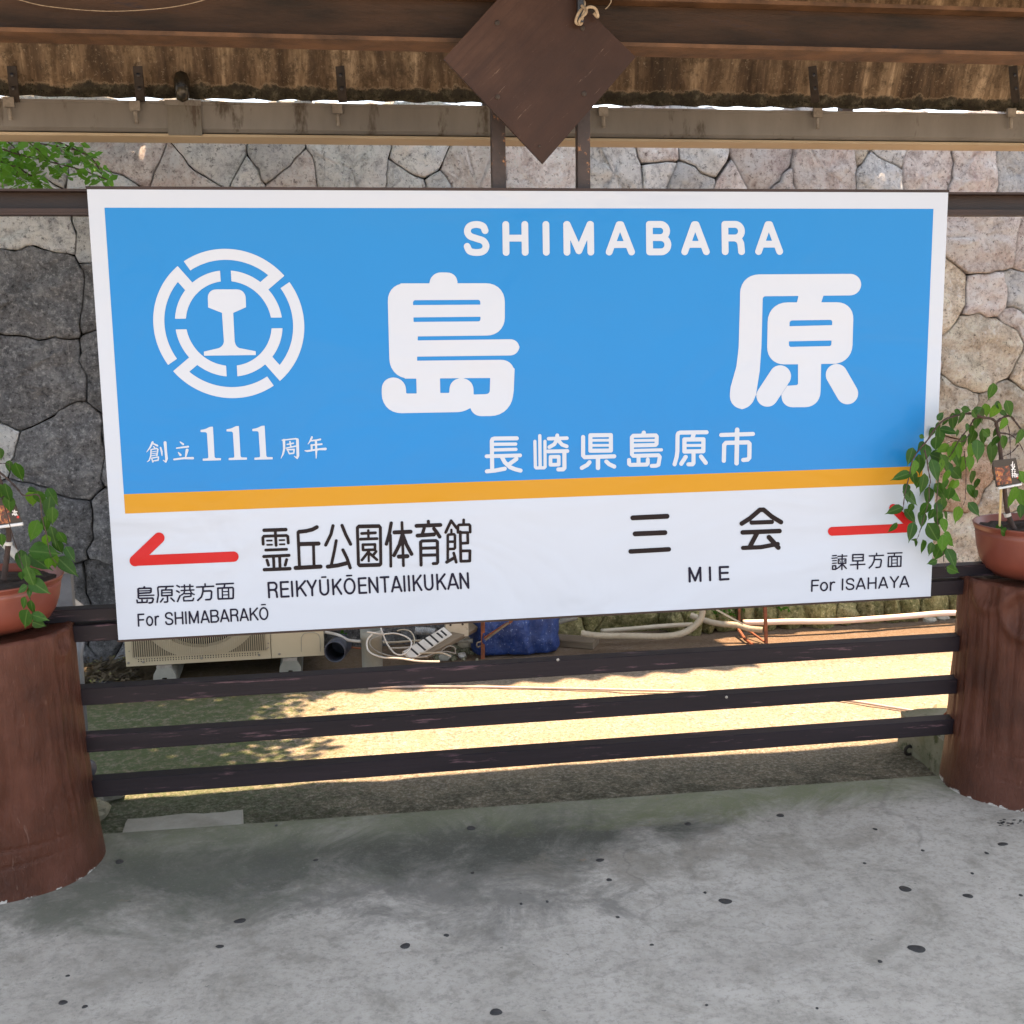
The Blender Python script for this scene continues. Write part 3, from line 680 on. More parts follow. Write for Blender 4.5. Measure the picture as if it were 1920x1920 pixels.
M['rope'] = mat("frayed_rope", (.42,.34,.24), (.24,.18,.12), rough=.9, scale=80, b=.6)
M['litterleaf'] = mat("dead_leaves", (.10,.075,.042), (.028,.022,.014), rough=.8, scale=16, b=.3, spots=((.26,.30,.08), .60, 1.0))
M['black'] = mat("black_rubber", (.012,.013,.018), (.008,.008,.01), rough=.35)

# ------------------------------------------------------------------ setting: floor, lower ground, terrace
f = MB()
e0 = gp(60, 1573, 0); e1 = gp(1740, 1455, 0)
sl = (e1.y-e0.y)/(e1.x-e0.x)
def edge_y(x): return e0.y+sl*(x-e0.x)
xs = [-9, -4, -2, 0, 2, 4, 9]
f.add([(x, -14, 0) for x in xs]+[(x, edge_y(x), 0) for x in xs]+[(x, edge_y(x)+.004, -.012) for x in xs]+[(x, edge_y(x)+.004, -.3) for x in xs],
      [(i+7*k, i+1+7*k, i+8+7*k, i+7+7*k) for i in range(6) for k in range(3)])
floor = f.build('platform_floor', M['floor'], kind='structure')
# flattened blobs of old gum on the floor
gums = [(1360,1690,13,5),(1697,1667,12,5),(930,1898,13,6),(760,1774,10,5),(883,1553,9,4),(1463,1529,8,3),(1125,1613,8,3),(1815,1680,9,4),(1290,1545,7,3),
        (224,1616,8,4),(450,1727,12,4),(159,1888,5,3),(837,1754,5,3),(1142,1650,5,3),(1719,1779,16,7),(1641,1555,4,2),(1322,1674,3,2),(1650,1803,4,3),(127,1830,4,2),(977,1695,3,2),(1026,1691,3,2),
        (1880,1583,10,3),(1850,1600,4,2),(1823,1638,3,2),(1158,1720,4,2),(1325,1885,3,2),(1532,1891,3,2),(1914,1679,4,2),(1621,1619,3,2),(1730,1595,3,2),(592,1613,5,2),(518,1548,3,2),(1222,1772,4,2),(886,1637,4,2),(412,1775,8,3),(118,1880,9,4)]
rnd = random.Random(5)
for px, py, a, b_ in gums:
    c = gp(px, py, 0.0); ax_ = (gp(px+a, py, 0)-c).length; ay_ = (gp(px, py-b_, 0)-c).length
    g = MB(); n = 14; ph = rnd.random()*6
    prof = [(1.0, 0.0006), (.86, .0016), (.4, .0021)]
    vs = []
    for s_, z in prof:
        for j in range(n):
            th = 2*math.pi*j/n; w = 1+.10*math.sin(2*th+ph)+.06*math.sin(3*th+2*ph)
            vs.append((c.x+ax_*s_*w*math.cos(th), c.y+ay_*s_*w*math.sin(th), z))
    g.add(vs, [(i*n+j, i*n+(j+1)%n, (i+1)*n+(j+1)%n, (i+1)*n+j) for i in range(2) for j in range(n)]+[tuple(range(2*n, 3*n))])
    g.build('gum_spot', M['gum'], floor, smooth=True)

# chipped dark flecks near the right stump
for cx_, cy_ in ((1885,1543),(1912,1541)):
    fl = MB()
    for k in range(12):
        p = gp(cx_+rnd.gauss(0, 8), cy_+rnd.gauss(0, 2.5), 0); r = rnd.uniform(.002, .006)
        fl.add([(p.x+r*math.cos(a)*rnd.uniform(.6, 1.4), p.y+r*math.sin(a)*rnd.uniform(.6, 1.4), .0012) for a in [0, 1.2, 2.5, 3.7, 5]], [(0, 1, 2, 3, 4)])
    fl.build('paint_fleck', M['gum'], floor)

# lower rough ground: gently uneven sheet
f = MB(); nx, ny = 150, 40
for j in range(ny+1):
    for i in range(nx+1):
        x = -6+13*i/nx; y = -.05+2.9*j/ny
        z = ZR+.012*fbm(x*1.3, y*1.3, 0)+.004*fbm(x*7, y*7, 3)
        f.v.append((x, y, z))
f.f = [(j*(nx+1)+i, j*(nx+1)+i+1, (j+1)*(nx+1)+i+1, (j+1)*(nx+1)+i) for j in range(ny) for i in range(nx)]
f.build('rough_ground', M['rough'], smooth=True, kind='structure')
f = MB(); f.add([(-300,-300,-.42),(300,-300,-.42),(300,300,-.42),(-300,300,-.42)], [(0,1,2,3)])
f.build('distant_ground', M['earth'], kind='structure')

# ------------------------------------------------------------------ stone retaining wall (battered, dry laid)
WY0, BAT, WTOP = 2.36, 0.050, 2.60
def wall_pt(u, h, out=0.0):         # u along X, h height above rough ground, out towards the viewer
    return (u, WY0+BAT*h-out, ZR+h)
def wall_hit(px, py):
    d = ray(px, py); n = np.array([0, 1, -BAT]); q = np.array([0, WY0, ZR])
    t = ((q-CAM)@n)/(d@n); p = CAM+t*d; return p[0], p[2]-ZR
seeds = []   # (u, h, weight radius, kind)
def sd_(px, py, r, k):
    u, h = wall_hit(px, py); seeds.append((u, h, r, k))
for q in [(60,300,.10,'g'),(225,292,.13,'p'),(200,345,.12,'g'),(350,335,.13,'p'),(388,290,.13,'g'),(470,335,.05,'g'),(518,296,.12,'g'),(553,342,.12,'p'),(660,310,.17,'g'),(795,285,.12,'g'),
          (765,342,.10,'g'),(817,337,.04,'g'),(885,315,.12,'p'),(1020,318,.16,'p'),(1160,325,.13,'g'),(1215,290,.08,'p'),(1228,322,.03,'g'),(1300,337,.09,'g'),(1322,287,.10,'g'),(1345,306,.03,'t'),
          (1420,303,.16,'p'),(1378,338,.09,'p'),(1455,350,.07,'p'),(1550,312,.15,'p'),(1612,292,.03,'t'),(1650,330,.12,'g'),(1668,285,.09,'g'),(1738,312,.14,'p'),(1828,312,.13,'p'),(1905,312,.12,'g'),
          (1840,448,.20,'p'),(1775,550,.14,'t'),(1845,548,.14,'p'),(1905,545,.10,'g'),(1838,662,.20,'t'),(1888,602,.04,'p'),(1795,762,.13,'t'),(1878,770,.16,'t'),(1910,700,.08,'t'),(1806,880,.17,'r'),
          (1870,945,.05,'t'),(1795,1025,.15,'t'),(1880,1025,.15,'t'),(1905,860,.10,'t'),(1925,480,.08,'p'),
          (40,425,.20,'g'),(200,428,.12,'g'),(40,542,.24,'d'),(228,540,.14,'d'),(45,706,.24,'d'),(238,700,.14,'d'),(8,820,.09,'g'),(115,845,.19,'d'),(85,990,.19,'d'),(-25,1000,.10,'d'),(232,990,.13,'d'),
          (240,850,.12,'d'),(110,1130,.15,'d'),(200,1130,.12,'d'),(-200,700,.14,'d'),(-220,540,.14,'d'),(30,360,.08,'g')]:
    sd_(*q)
rnd = random.Random(11)
def fillk(u, h):
    if h < .22: return 'm' if u > .3 else 'd'
    if u < -1.6: return 'd' if h < 1.35 else 'g'
    if u < -.2: return rnd.choice('dgg') if h < 1.0 else rnd.choice('gp')
    return rnd.choice('pttgp')
tries = 0
while tries < 4000:
    tries += 1
    u = rnd.uniform(-4.6, 5.6); h = rnd.uniform(.03, WTOP-.03)
    if wall_hit(1920, 300)[0] > u > wall_hit(0, 300)[0] and 1.60 < h < 2.36: continue
    dmin = min(math.hypot(u-s_[0], h-s_[1])-s_[2] for s_ in seeds)
    if dmin > (.16 if h > .3 else .10): seeds.append((u, h, .15 if h > .3 else .09, fillk(u, h)))
KM = {'g': 'st_grey', 'd': 'st_dark', 'p': 'st_pink', 't': 'st_tan', 'r': 'st_rust', 'm': 'st_moss'}
wall = MB()
wall.add([wall_pt(-4.8, -.3, -.06), wall_pt(5.8, -.3, -.06), wall_pt(5.8, WTOP-.01, -.06), wall_pt(-4.8, WTOP-.01, -.06), (-4.8, 3.3, -.38), (5.8, 3.3, -.38), (5.8, 3.3, ZR+WTOP-.01), (-4.8, 3.3, ZR+WTOP-.01)],
         [(0,1,2,3), (3,2,6,7), (0,3,7,4), (1,5,6,2), (4,7,6,5)])
wallo = wall.build('stone_retaining_wall', M['joint'], origin=(0.5, WY0, ZR))
tag(wallo, 'tall dry-laid wall of big rough grey and pinkish stones behind the station sign', 'stone wall')
def clip(poly, a, b, c):             # keep a*x+b*y<=c
    out = []
    for i in range(len(poly)):
        p, q = poly[i], poly[(i+1) % len(poly)]
        dp, dq = a*p[0]+b*p[1]-c, a*q[0]+b*q[1]-c
        if dp <= 0: out.append(p)
        if dp*dq < 0:
            t_ = dp/(dp-dq); out.append((p[0]+(q[0]-p[0])*t_, p[1]+(q[1]-p[1])*t_))
    return out
def warp(u, h):
    return u+.045*fbm(u*3.6, h*3.6, 2, 4)+.012*fbm(u*16, h*16, 8, 3), h+.045*fbm(u*3.6, h*3.6, 17, 4)+.012*fbm(u*16, h*16, 28, 3)
for i, (u0, h0, r0, kk) in enumerate(seeds):
    poly = [(-4.8, -.08), (5.8, -.08), (5.8, WTOP), (-4.8, WTOP)]
    for j, (u1, h1, r1, _) in enumerate(seeds):
        if i == j: continue
        du, dh = u1-u0, h1-h0; dd = du*du+dh*dh
        if dd > 1.6: continue
        c = (dd+(r0*r0-r1*r1)*1.0)/2+du*u0+dh*h0
        poly = clip(poly, du, dh, c)
        if len(poly) < 3: break
    if len(poly) < 3: continue
    area = abs(sum(p[0]*q[1]-q[0]*p[1] for p, q in zip(poly, poly[1:]+poly[:1])))/2
    if area < .002: continue
    cu = sum(p[0] for p in poly)/len(poly); ch = sum(p[1] for p in poly)/len(poly)
    pts = []
    per = sum(math.dist(p, q) for p, q in zip(poly, poly[1:]+poly[:1])); n = max(12, min(44, int(per/.04)))
    acc = []
    for p, q in zip(poly, poly[1:]+poly[:1]):
        k = max(1, round(n*math.dist(p, q)/per)); acc += [(p[0]+(q[0]-p[0])*t_/k, p[1]+(q[1]-p[1])*t_/k) for t_ in range(k)]
    # soften corners, then warp
    n = len(acc); sm = [((acc[k-1][0]+acc[k][0]*12+acc[(k+1) % n][0])/14, (acc[k-1][1]+acc[k][1]*12+acc[(k+1) % n][1])/14) for k in range(n)]
    sm = [warp(*p) for p in sm]
    size = math.sqrt(area); gap = .0004+.0028*rnd.random(); proud = rnd.uniform(-.008, .012)
    tx, tz = rnd.uniform(-.05, .05), rnd.uniform(-.06, .05)
    rings = [(gap*1.6, -.075, 0), (gap, -.008, .1), (gap+.002, .000, .3), (gap+.009, .006, .6), (size*.12+.01, .010, 1), (size*.24+.01, .012, 1), (size*.36+.01, .012, 1)]
    vs = []; s_ = MB()
    for ins, out, am in rings:
        for (u, h) in sm:
            dx, dh = cu-u, ch-h; L = math.hypot(dx, dh)+1e-9; k = min(ins/L, .93)
            uu, hh = u+dx*k, h+dh*k
            o = out+proud+am*(.030*fbm(uu*6, hh*9, i*3.7, 3)+(uu-cu)*tx+(hh-ch)*tz)
            vs.append(wall_pt(uu, hh, o))
    vs.append(wall_pt(cu, ch, .012+proud+.016*fbm(cu*6, ch*9, i*3.7, 3)))
    fs = [(k*n+j, (k*n+(j+1) % n), ((k+1)*n+(j+1) % n), (k+1)*n+j) for k in range(len(rings)-1) for j in range(n)]
    b0 = (len(rings)-1)*n; fs += [(b0+j, b0+(j+1) % n, len(vs)-1) for j in range(n)]
    s_.add(vs, fs); so_ = s_.build('stone', M[KM[kk]], wallo, smooth=True)

# terrace ground behind the wall top
f = MB(); f.add([(-9, WY0+BAT*WTOP+.05, 2.44), (9, WY0+BAT*WTOP+.05, 2.44), (9, 12, 2.44), (-9, 12, 2.44)], [(0, 1, 2, 3)])
f.build('upper_terrace_ground', M['earth'], kind='structure')
# ------------------------------------------------------------------ station sign
sw, sz0, sz1 = 1.2, 1.83-1.20307, 1.83
sign = thing('station_sign', 'large white and blue station name board reading SHIMABARA above an orange stripe', 'station sign', (0, 0, sz0))
b = MB(); e = .004
b.add([(-sw,0,sz0),(sw,0,sz0),(sw,0,sz1),(-sw,0,sz1),(-sw,.022,sz0),(sw,.022,sz0),(sw,.022,sz1),(-sw,.022,sz1)],
      [(0,1,2,3),(5,4,7,6),(1,5,6,2),(4,0,3,7),(3,2,6,7),(4,5,1,0)])
b.build('panel', M['white'], sign)
# thin dark metal edging
for za, zc in ((sz0-.006, sz0-.0005), (sz1+.0005, sz1+.008)):
    ed = MB(); ed.box(-sw-.003, sw+.003, -.0005, .026, za, zc); ed.build('edge_strip', M['channel'], sign)
def flat(pxs, off):
    b_ = MB(); b_.add([wp(x, y, -off) for x, y in pxs], [tuple(range(len(pxs)))]); return b_
def rect_film(z0, z1, x0, x1, off, nm, m_):
    b_ = MB(); n = 12
    b_.add([(x0+(x1-x0)*i/n, -off, z) for z in (z0, z1) for i in range(n+1)], [(i, i+1, i+n+2, i+n+1) for i in range(n)]); return b_.build(nm, m_, sign)
bl0 = wp(194, 388); bl1 = wp(1750, 393); bl2 = wp(234, 925); bl3 = wp(1740, 879); or2 = wp(236, 962)
x0 = (bl0.x+bl2.x)/2; x1 = bl1.x
zt = (bl0.z+bl1.z)/2; zm = (wp(234, 925).z+wp(1000, 901).z)/2; zb = (wp(236, 962).z+wp(1000, 935).z)/2
rect_film(zm, zt, x0, x1, .0007, 'blue_field', M['blue'])
rect_film(zb, zm, x0, x1, .0007, 'orange_stripe', M['orange'])
def film(name, shapes, h, m_, off=.0015, subs=(), label=None):
    W, F = sdf_mesh(shapes, list(subs), h, lambda x, y: wp(x, y, -off))
    b_ = MB(); b_.v = W; b_.f = F; return b_.build(name, m_, sign, label=label)
film('large_character', SHIMA[0], 1.0, M['print'], subs=SHIMA[1], label='white rounded character 島')
film('large_character', HARA[0], 1.0, M['print'], subs=HARA[1], label='white rounded character 原')
film('emblem', EMB, .8, M['print'], label='white pinwheel ring emblem around a rail section')
film('lettering', L_TITLE, .7, M['print'], label='white lettering SHIMABARA')
film('lettering', L_CITY, .55, M['print'], label='white lettering 長崎県島原市')
film('lettering', L_ANNI, .5, M['print'], label='white lettering 創立111周年')
film('lettering', L_LEFT, .5, M['blackp'], label='black lettering 霊丘公園体育館')
film('lettering', L_REI, .5, M['navy'], label='black lettering REIKYŪKŌENTAIIKUKAN')
film('lettering', L_MIE_K[:3], .6, M['blackp'], label='black character 三')
film('lettering', L_MIE_K[3:], .6, M['blackp'], label='black character 会')
film('lettering', L_MIE, .5, M['navy'], label='black lettering MIE')
film('lettering', L_PORT, .4, M['navy'], label='black lettering 島原港方面')
film('lettering', L_FORS[:5], .45, M['navy'], label='black lettering For, on the left')
film('lettering', L_FORS[5:], .45, M['navy'], label='black lettering SHIMABARAKŌ')
film('lettering', L_ISA, .4, M['navy'], label='black lettering 諫早方面')
film('lettering', L_FORI[:5], .45, M['navy'], label='black lettering For, on the right')
film('lettering', L_FORI[5:], .45, M['navy'], label='black lettering ISAHAYA')
film('arrow', A_LEFT, .8, M['red'], label='red arrow pointing left')
film('arrow', A_RIGHT, .8, M['red'], label='red arrow pointing right')

# ------------------------------------------------------------------ crossbeam channel the sign hangs from, with two hangers
cb = thing('channel_crossbeam', 'dark brown steel channel running behind the top of the station sign', 'crossbeam', (0, .05, 1.80))
zt_, zb_ = wp(1850, 361, .04).z, wp(1850, 404, .04).z
c = MB()
c.box(-3.4, 3.4, .075, .081, zb_, zt_-.006)                   # web
c.box(-3.4, 3.4, .030, .081, zt_-.006, zt_)                 # upper flange
c.box(-3.4, 3.4, .030, .0745, zb_, zb_+.006)                 # lower flange
c.box(-3.4, 3.4, .0305, .036, zb_+.0065, zb_+.016)
c.build('channel', M['channel'], cb)
for xa, xb in ((922, 947), (1082, 1105)):
    p0, p1 = wp(xa, 300, .05), wp(xb, 300, .05)
    h_ = MB(); h_.box(p0.x, p1.x, .038, .072, zt_+.0005, 2.34); h_.build('hanger_post', M['hang'], cb)
# uprights outside the picture that carry the crossbeam and the roof
for sx_ in (-1, 1):
    q = thing('roof_post', 'brown steel roof post standing at the %s end of the platform screen' % ('left' if sx_ < 0 else 'right'), 'roof post', (sx_*3.45, .05, 0))
    pb = MB(); pb.box(sx_*3.45-.05, sx_*3.45+.05, 0.0, .019, 0, 2.50); pb.build('post', M['beam'], q)
    pb = MB(); pb.box(sx_*3.45-.09, sx_*3.45+.09, -.04, .14, 0, .012); pb.build('base_plate', M['darksteel'], q)

# ------------------------------------------------------------------ rails between the stumps
fence = thing('rail_barrier', 'low barrier of dark purple-brown square rails between the two log stumps', 'barrier', (0, .03, 0))
for (yl0, yl1, xl), (yr0, yr1, xr) in [((1140,1167,165),(1062,1082,1780)), ((1172,1203,165),(1088,1117,1780)), ((1291,1325,148),(1192,1220,1812)), ((1381,1413,155),(1271,1299,1810)), ((1461,1495,170),(1349,1377,1805))]:
    za = (wp(xl, yl0, .03).z+wp(xr, yr0, .03).z)/2; zc = (wp(xl, yl1, .03).z+wp(xr, yr1, .03).z)/2
    r = MB(); yy0 = .028
    r.bar((-1.49, yy0+.025, (za+zc)/2), (1.49, yy0+.025, (za+zc)/2), .05, abs(za-zc)-.002, bev=.0015); r.build('rail', M['rail'], fence)
# two small galvanised screws on the rail faces
for px, py in ((1046, 1237), (1362, 1307)):
    p = wp(px, py, .027); s_ = MB(); s_.lathe((0, 0, 0), [(.0045, 0), (.0045, .002), (.002, .003)], 10, cap1=True)
    s_.v = [(p.x+v[0], .0275-v[2], p.z+v[1]) for v in s_.v]; s_.build('screw', M['galv'], fence)

# ------------------------------------------------------------------ log stumps of painted cement
def stump(name, label, cx, ztop, rb, rt, side, seed):
    th_ = thing(name, label, 'stump', (cx, 0, 0))
    n, k = 220, 120; m_ = MB()
    for i in range(k+1):
        s_ = i/k; z = ztop*s_
        flare = rb*(1-s_)**2.2*.32
        base = rt+(rb-rt-.0)*(1-s_)*.62+flare-rb*.0
        base = rt+(rb-rt)*(.60*(1-s_)+.40*(1-s_)**5)
        lip = .006*math.exp(-((z-.012)/.012)**2)
        for j in range(n):
            a = 2*math.pi*j/n
            sw_ = a+.10*fbm(math.cos(a)*1.2, math.sin(a)*1.2, z*2.4+seed, 3)
            g = fbm(math.cos(sw_)*15, math.sin(sw_)*15, z*1.0+seed, 3)
            bigr = fbm(math.cos(a)*1.5, math.sin(a)*1.5, z*2+seed*3, 2)
            fade = min(1, max(0, (z-.10)/.12))
            r = base+.0075*bigr+fade*(.0045*g-.0060*max(0, fbm(math.cos(sw_)*30, math.sin(sw_)*30, z*1.6+seed, 2)-.25))
            for zz, w in ((.085+.012*math.sin(a*2+seed), .006), (.148+.014*math.sin(a*1.3+1+seed), .006)):
                da = ((a-(1.5*math.pi)+math.pi) % (2*math.pi))-math.pi
                if abs(da) < 1.15: r -= .0042*math.exp(-((z-zz)/.0035)**2)*(1-abs(da)/1.25)
            # cut branch knot low on one face and root-like swirl near the top
            for (ka, kz, kr, dep) in KNOTS[name+str(seed)]:
                dx = (((a-ka+math.pi) % (2*math.pi))-math.pi)*base; dz = z-kz; d = math.hypot(dx, dz*.8)
                r += dep*(math.exp(-((d-kr)/.016)**2)-.55*math.exp(-(d/(kr*.6))**2))
            m_.v.append((cx+r*math.cos(a), r*math.sin(a), z+lip*0))
    m_.f = [(i*n+j, i*n+(j+1) % n, (i+1)*n+(j+1) % n, (i+1)*n+j) for i in range(k) for j in range(n)]
    m_.build('trunk', M['stump'], th_, smooth=True)
    # rough cut top: rim lip and dished, cracked top
    t_ = MB(); rr = [1.0, .985, .95, .88, .6, .3, .02]; dz = [0, .007, .009, .001, -.003, -.002, -.001]
    top = [m_.v[k*n+j] for j in range(n)]
    for q, (a_, d_) in enumerate(zip(rr, dz)):
        for j in range(n):
            x, y, z = top[j]; w = .005*fbm(x*12*a_, y*12*a_, seed+7, 3) if q else 0
            t_.v.append((cx+(x-cx)*a_, y*a_, z+d_+w))
    t_.f = [(i*n+j, i*n+(j+1) % n, (i+1)*n+(j+1) % n, (i+1)*n+j) for i in range(len(rr)-1) for j in range(n)]+[tuple(range((len(rr)-1)*n, len(rr)*n))]
    t_.build('cut_top', M['stump'], th_, smooth=True)
    return th_, ztop
LX, RX = -1.53, 1.545
KNOTS = {'log_stump3': [(-.35, .66, .035, .008)], 'log_stump8': [(math.pi*1.28, .60, .055, .013), (math.pi*1.42, .545, .09, .009), (math.pi*1.12, .66, .05, .010)]}
ltop = wp(120, 1168, 0).z; rtop = wp(1826, 1085, 0).z
rtl = abs(wp(137, 1185, 0).x-LX); rtr = abs(wp(1817, 1110, 0).x-RX)
stump('log_stump', 'brown painted cement log stump at the left end of the rails, base chipped', LX, ltop-.01, .245, rtl, 1, 3)
stump('log_stump', 'brown painted cement log stump with a swirling knot at the right end of the rails', RX, rtop-.005, .250, rtr, -1, 8)
print('stump tops', ltop, rtop, rtl, rtr)

# ------------------------------------------------------------------ potted weeping plums
def leaf_mesh(seed):
    r = random.Random(seed); n = 7; V = []; F = []
    wmax = r.uniform(.30, .38); curl = r.uniform(.02, .20); fold = r.uniform(.10, .32); tip = r.uniform(-.05, .05)
    for i in range(n+1):
        t_ = i/n
        w = wmax*(math.sin(math.pi*min(1, t_*1.02)**.72))**.9*(1-.35*t_) if 0 < i < n else .012
        if i == n: w = .004
        if i == n-1: w *= .55
        y = t_; z = -curl*t_*t_
        V += [(-w+tip*t_, y, z+fold*w), (tip*t_, y, z), (w+tip*t_, y, z+fold*w)]
    for i in range(n):
        a = i*3; F += [(a, a+1, a+4, a+3), (a+1, a+2, a+5, a+4)]
    me = bpy.data.meshes.new('leaf'); me.from_pydata(V, [], F)
    me.polygons.foreach_set('use_smooth', [True]*len(F)); me.update(); return me
LM = {}
for nm in ('leaf', 'leafy'):
    LM[nm] = []
    for s_ in range(4):
        me = leaf_mesh(s_+(9 if nm == 'leafy' else 0)); me.materials.append(M[nm]); LM[nm].append(me)
def plant(label, cx, zb, rim_r, base_r, hgt, leaves, branches, seed, trunk_r, zoomT, stake, tagspec, center_y=0.0):
    root = thing('potted_weeping_plum', label, 'potted plant', (cx, center_y, zb))
    rnd_ = random.Random(seed); w0 = Vector(root['wloc'])
    p = MB(); H = hgt
    p.lathe((cx, center_y, zb), [(base_r*.3, .004), (rim_r*.66, .002), (rim_r*.69, .010), (rim_r*.79, H*.14), (rim_r*.87, H*.32), (rim_r*.92, H*.54), (rim_r*.95, H*.80),
             (rim_r*.955, H*.86), (rim_r*.948, H*.868), (rim_r*.965, H*.885), (rim_r*.956, H*.895), (rim_r*.975, H*.915), (rim_r*.99, H*.985), (rim_r, H), (rim_r*.985, H+.003), (rim_r*.965, H), (rim_r*.94, H*.90), (rim_r*.90, H*.86)], 64)
    p.build('pot', M['pot'], root, smooth=True)
    s_ = MB(); n = 40
    for q in range(9):
        for j in range(n):
            a = 2*math.pi*j/n; r = rim_r*.955*q/8
            x, y = r*math.cos(a), r*math.sin(a); s_.v.append((cx+x, center_y+y, zb+H*.905+.012*fbm(x*30, y*30, seed, 4)-.004*(q/8)))
    s_.f = [(i*n+j, i*n+(j+1) % n, (i+1)*n+(j+1) % n, (i+1)*n+j) for i in range(8) for j in range(n)]
    s_.build('soil', M['soil'], root, smooth=True)
    for bi, (kind, pts, r0, r1) in enumerate(branches):
        W = [wp(*(zoomT(q)[:2]), y=d) for q, d in [((a[0], a[1]), a[2]) for a in pts]]
        W = spline(W, 5); k = len(W)
        bm_ = MB(); bm_.tube(W, [r0+(r1-r0)*i/(k-1)+(.0006*math.sin(i*2.1)) for i in range(k)], 7)
        bm_.build(kind, M['bark'], root, smooth=True)
    for (x, y, L, ang, tone, *dd) in leaves:
        px, py = zoomT((x, y))[:2]
        yd = center_y-.06+rnd_.uniform(-.07, .07) if not dd else dd[0]
        pos = wp(px, py, yd); d0 = ray(px, py); dist = (pos-Vector(CAM)).length
        Lw = L*1.14/zoomT.s/FOC*dist
        a = R_(ang)                             # 0 = tip to the right, 90 = tip down
        tipd = Vector((math.cos(a), rnd_.uniform(-.45, .45), -math.sin(a))).normalized()
        nrm = Vector((rnd_.uniform(-.35, .35), -1, rnd_.uniform(-.1, .7))); nrm = (nrm-tipd*nrm.dot(tipd)).normalized()
        xx = tipd.cross(nrm)
        mt = Matrix((xx, tipd, nrm)).transposed().to_4x4()
        base = pos-tipd*Lw*.5
        me = rnd_.choice(LM['leafy' if tone == 'y' else 'leaf'])
        o = bpy.data.objects.new('leaf', me); link(o); o.parent = root
        sc_ = Matrix.Diagonal((Lw*rnd_.uniform(.85, 1.12), Lw*1.05, Lw, 1))
        o.matrix_basis = Matrix.Translation(base-w0) @ mt @ sc_
    return root
zR = T(1640, 720, 6.857)
yb = -.02
def L2(l): return l
# leaves: x, y in zoom pixels (second zoom offset by +1234), length, angle, tone
RL = [(1500,100,190,95,'g'),(1545,350,200,110,'y'),(1430,340,150,80,'y'),(1600,275,170,20,'g'),(1730,320,200,65,'g'),(1660,380,110,40,'g'),(1650,515,150,120,'y'),
 (850,410,130,-40,'g'),(1010,490,230,70,'g'),(1075,365,110,30,'g'),(1110,440,160,100,'g'),(1180,330,130,10,'g'),(1330,330,120,-20,'g'),(1290,390,160,40,'g'),(1370,420,230,50,'g'),(1310,500,180,70,'g'),
 (810,560,120,90,'g'),(900,490,110,110,'g'),(960,600,220,10,'g'),(1060,635,90,80,'g'),(840,690,200,95,'g'),(730,620,120,120,'g'),(610,680,90,20,'g'),(740,590,80,150,'g'),
 (590,800,140,130,'g'),(460,930,200,110,'g'),(650,880,190,100,'g'),(700,830,120,20,'g'),(790,770,180,80,'g'),(870,830,160,150,'y'),(820,945,220,20,'g'),(1140,740,200,60,'g'),(1245,600,150,70,'g'),
 (1190,560,100,100,'g'),(1250,700,190,100,'g'),(1330,850,240,95,'g'),(1400,680,200,70,'g'),(1450,640,180,30,'g'),(1560,620,140,95,'g'),(1505,890,240,85,'g'),(1660,760,210,60,'g'),(1545,740,140,100,'g'),
 (1860,680,180,110,'g'),(1040,830,170,120,'y'),(980,900,180,100,'y'),(900,1010,200,60,'g'),(1060,970,200,70,'g'),(1120,1050,220,95,'y'),(850,1060,170,95,'y'),(1080,880,160,80,'y'),(1230,880,200,85,'y'),(1220,1020,180,90,'y'),
 (340,1180,220,165,'g'),(580,1040,240,80,'g'),(510,1080,180,100,'y'),(780,1110,260,75,'g'),(620,1290,240,95,'g'),(500,1200,160,80,'g'),(950,1100,180,95,'g'),(1060,1160,210,40,'g'),(920,1190,170,100,'y'),(1260,1210,190,65,'g'),(1310,1290,150,80,'g'),
 (400,1350,140,120,'g'),(560,1270,150,100,'g'),(830,1350,210,40,'g'),(900,1290,140,90,'g'),(980,1330,190,95,'y'),(1030,1300,140,130,'y'),
 (470,1470,280,35,'g'),(420,1440,160,80,'g'),(690,1440,200,95,'g'),(640,1340,170,110,'g'),(860,1390,220,60,'g'),(960,1420,180,85,'g'),(1030,1440,210,30,'y'),(250,1620,190,160,'g'),(230,1850,150,120,'g'),
 (460,1700,200,50,'g'),(640,1610,180,110,'g'),(610,1740,190,95,'g'),(820,1620,180,80,'g'),(820,1740,190,75,'g'),(730,1680,150,100,'g'),(860,1560,160,90,'g'),(920,1700,130,50,'g'),(890,1820,170,85,'y'),
 (470,1900,220,110,'g'),(760,1920,280,55,'g'),(460,1600,120,110,'g'),(960,2000,240,40,'y'),(470,2080,190,115,'g'),(620,2100,200,75,'g'),(820,2160,230,100,'g'),(720,2120,150,100,'g'),(990,2240,230,65,'g'),(870,2050,190,95,'y'),(740,2290,110,160,'g'),(1010,2390,180,25,'g'),
 (1250,1390,200,55,'g'),(1280,1610,190,50,'g'),(1060,1680,190,110,'y'),(1310,1420,120,55,'g'),(1590,1860,110,120,'g'),(1670,1910,170,30,'g'),
 (1770,1440,210,100,'y'),(1830,1400,170,60,'g'),(1890,1480,220,80,'y'),(1900,1200,150,70,'y'),(1740,1500,150,110,'y'),(1880,1640,160,90,'g'),
 (2010,900,220,100,'g'),(2080,1100,200,80,'g'),(2150,1300,220,95,'y'),(2060,1500,220,80,'g'),(2200,760,200,60,'g'),(2250,1000,200,110,'g'),(2120,620,180,40,'g')]
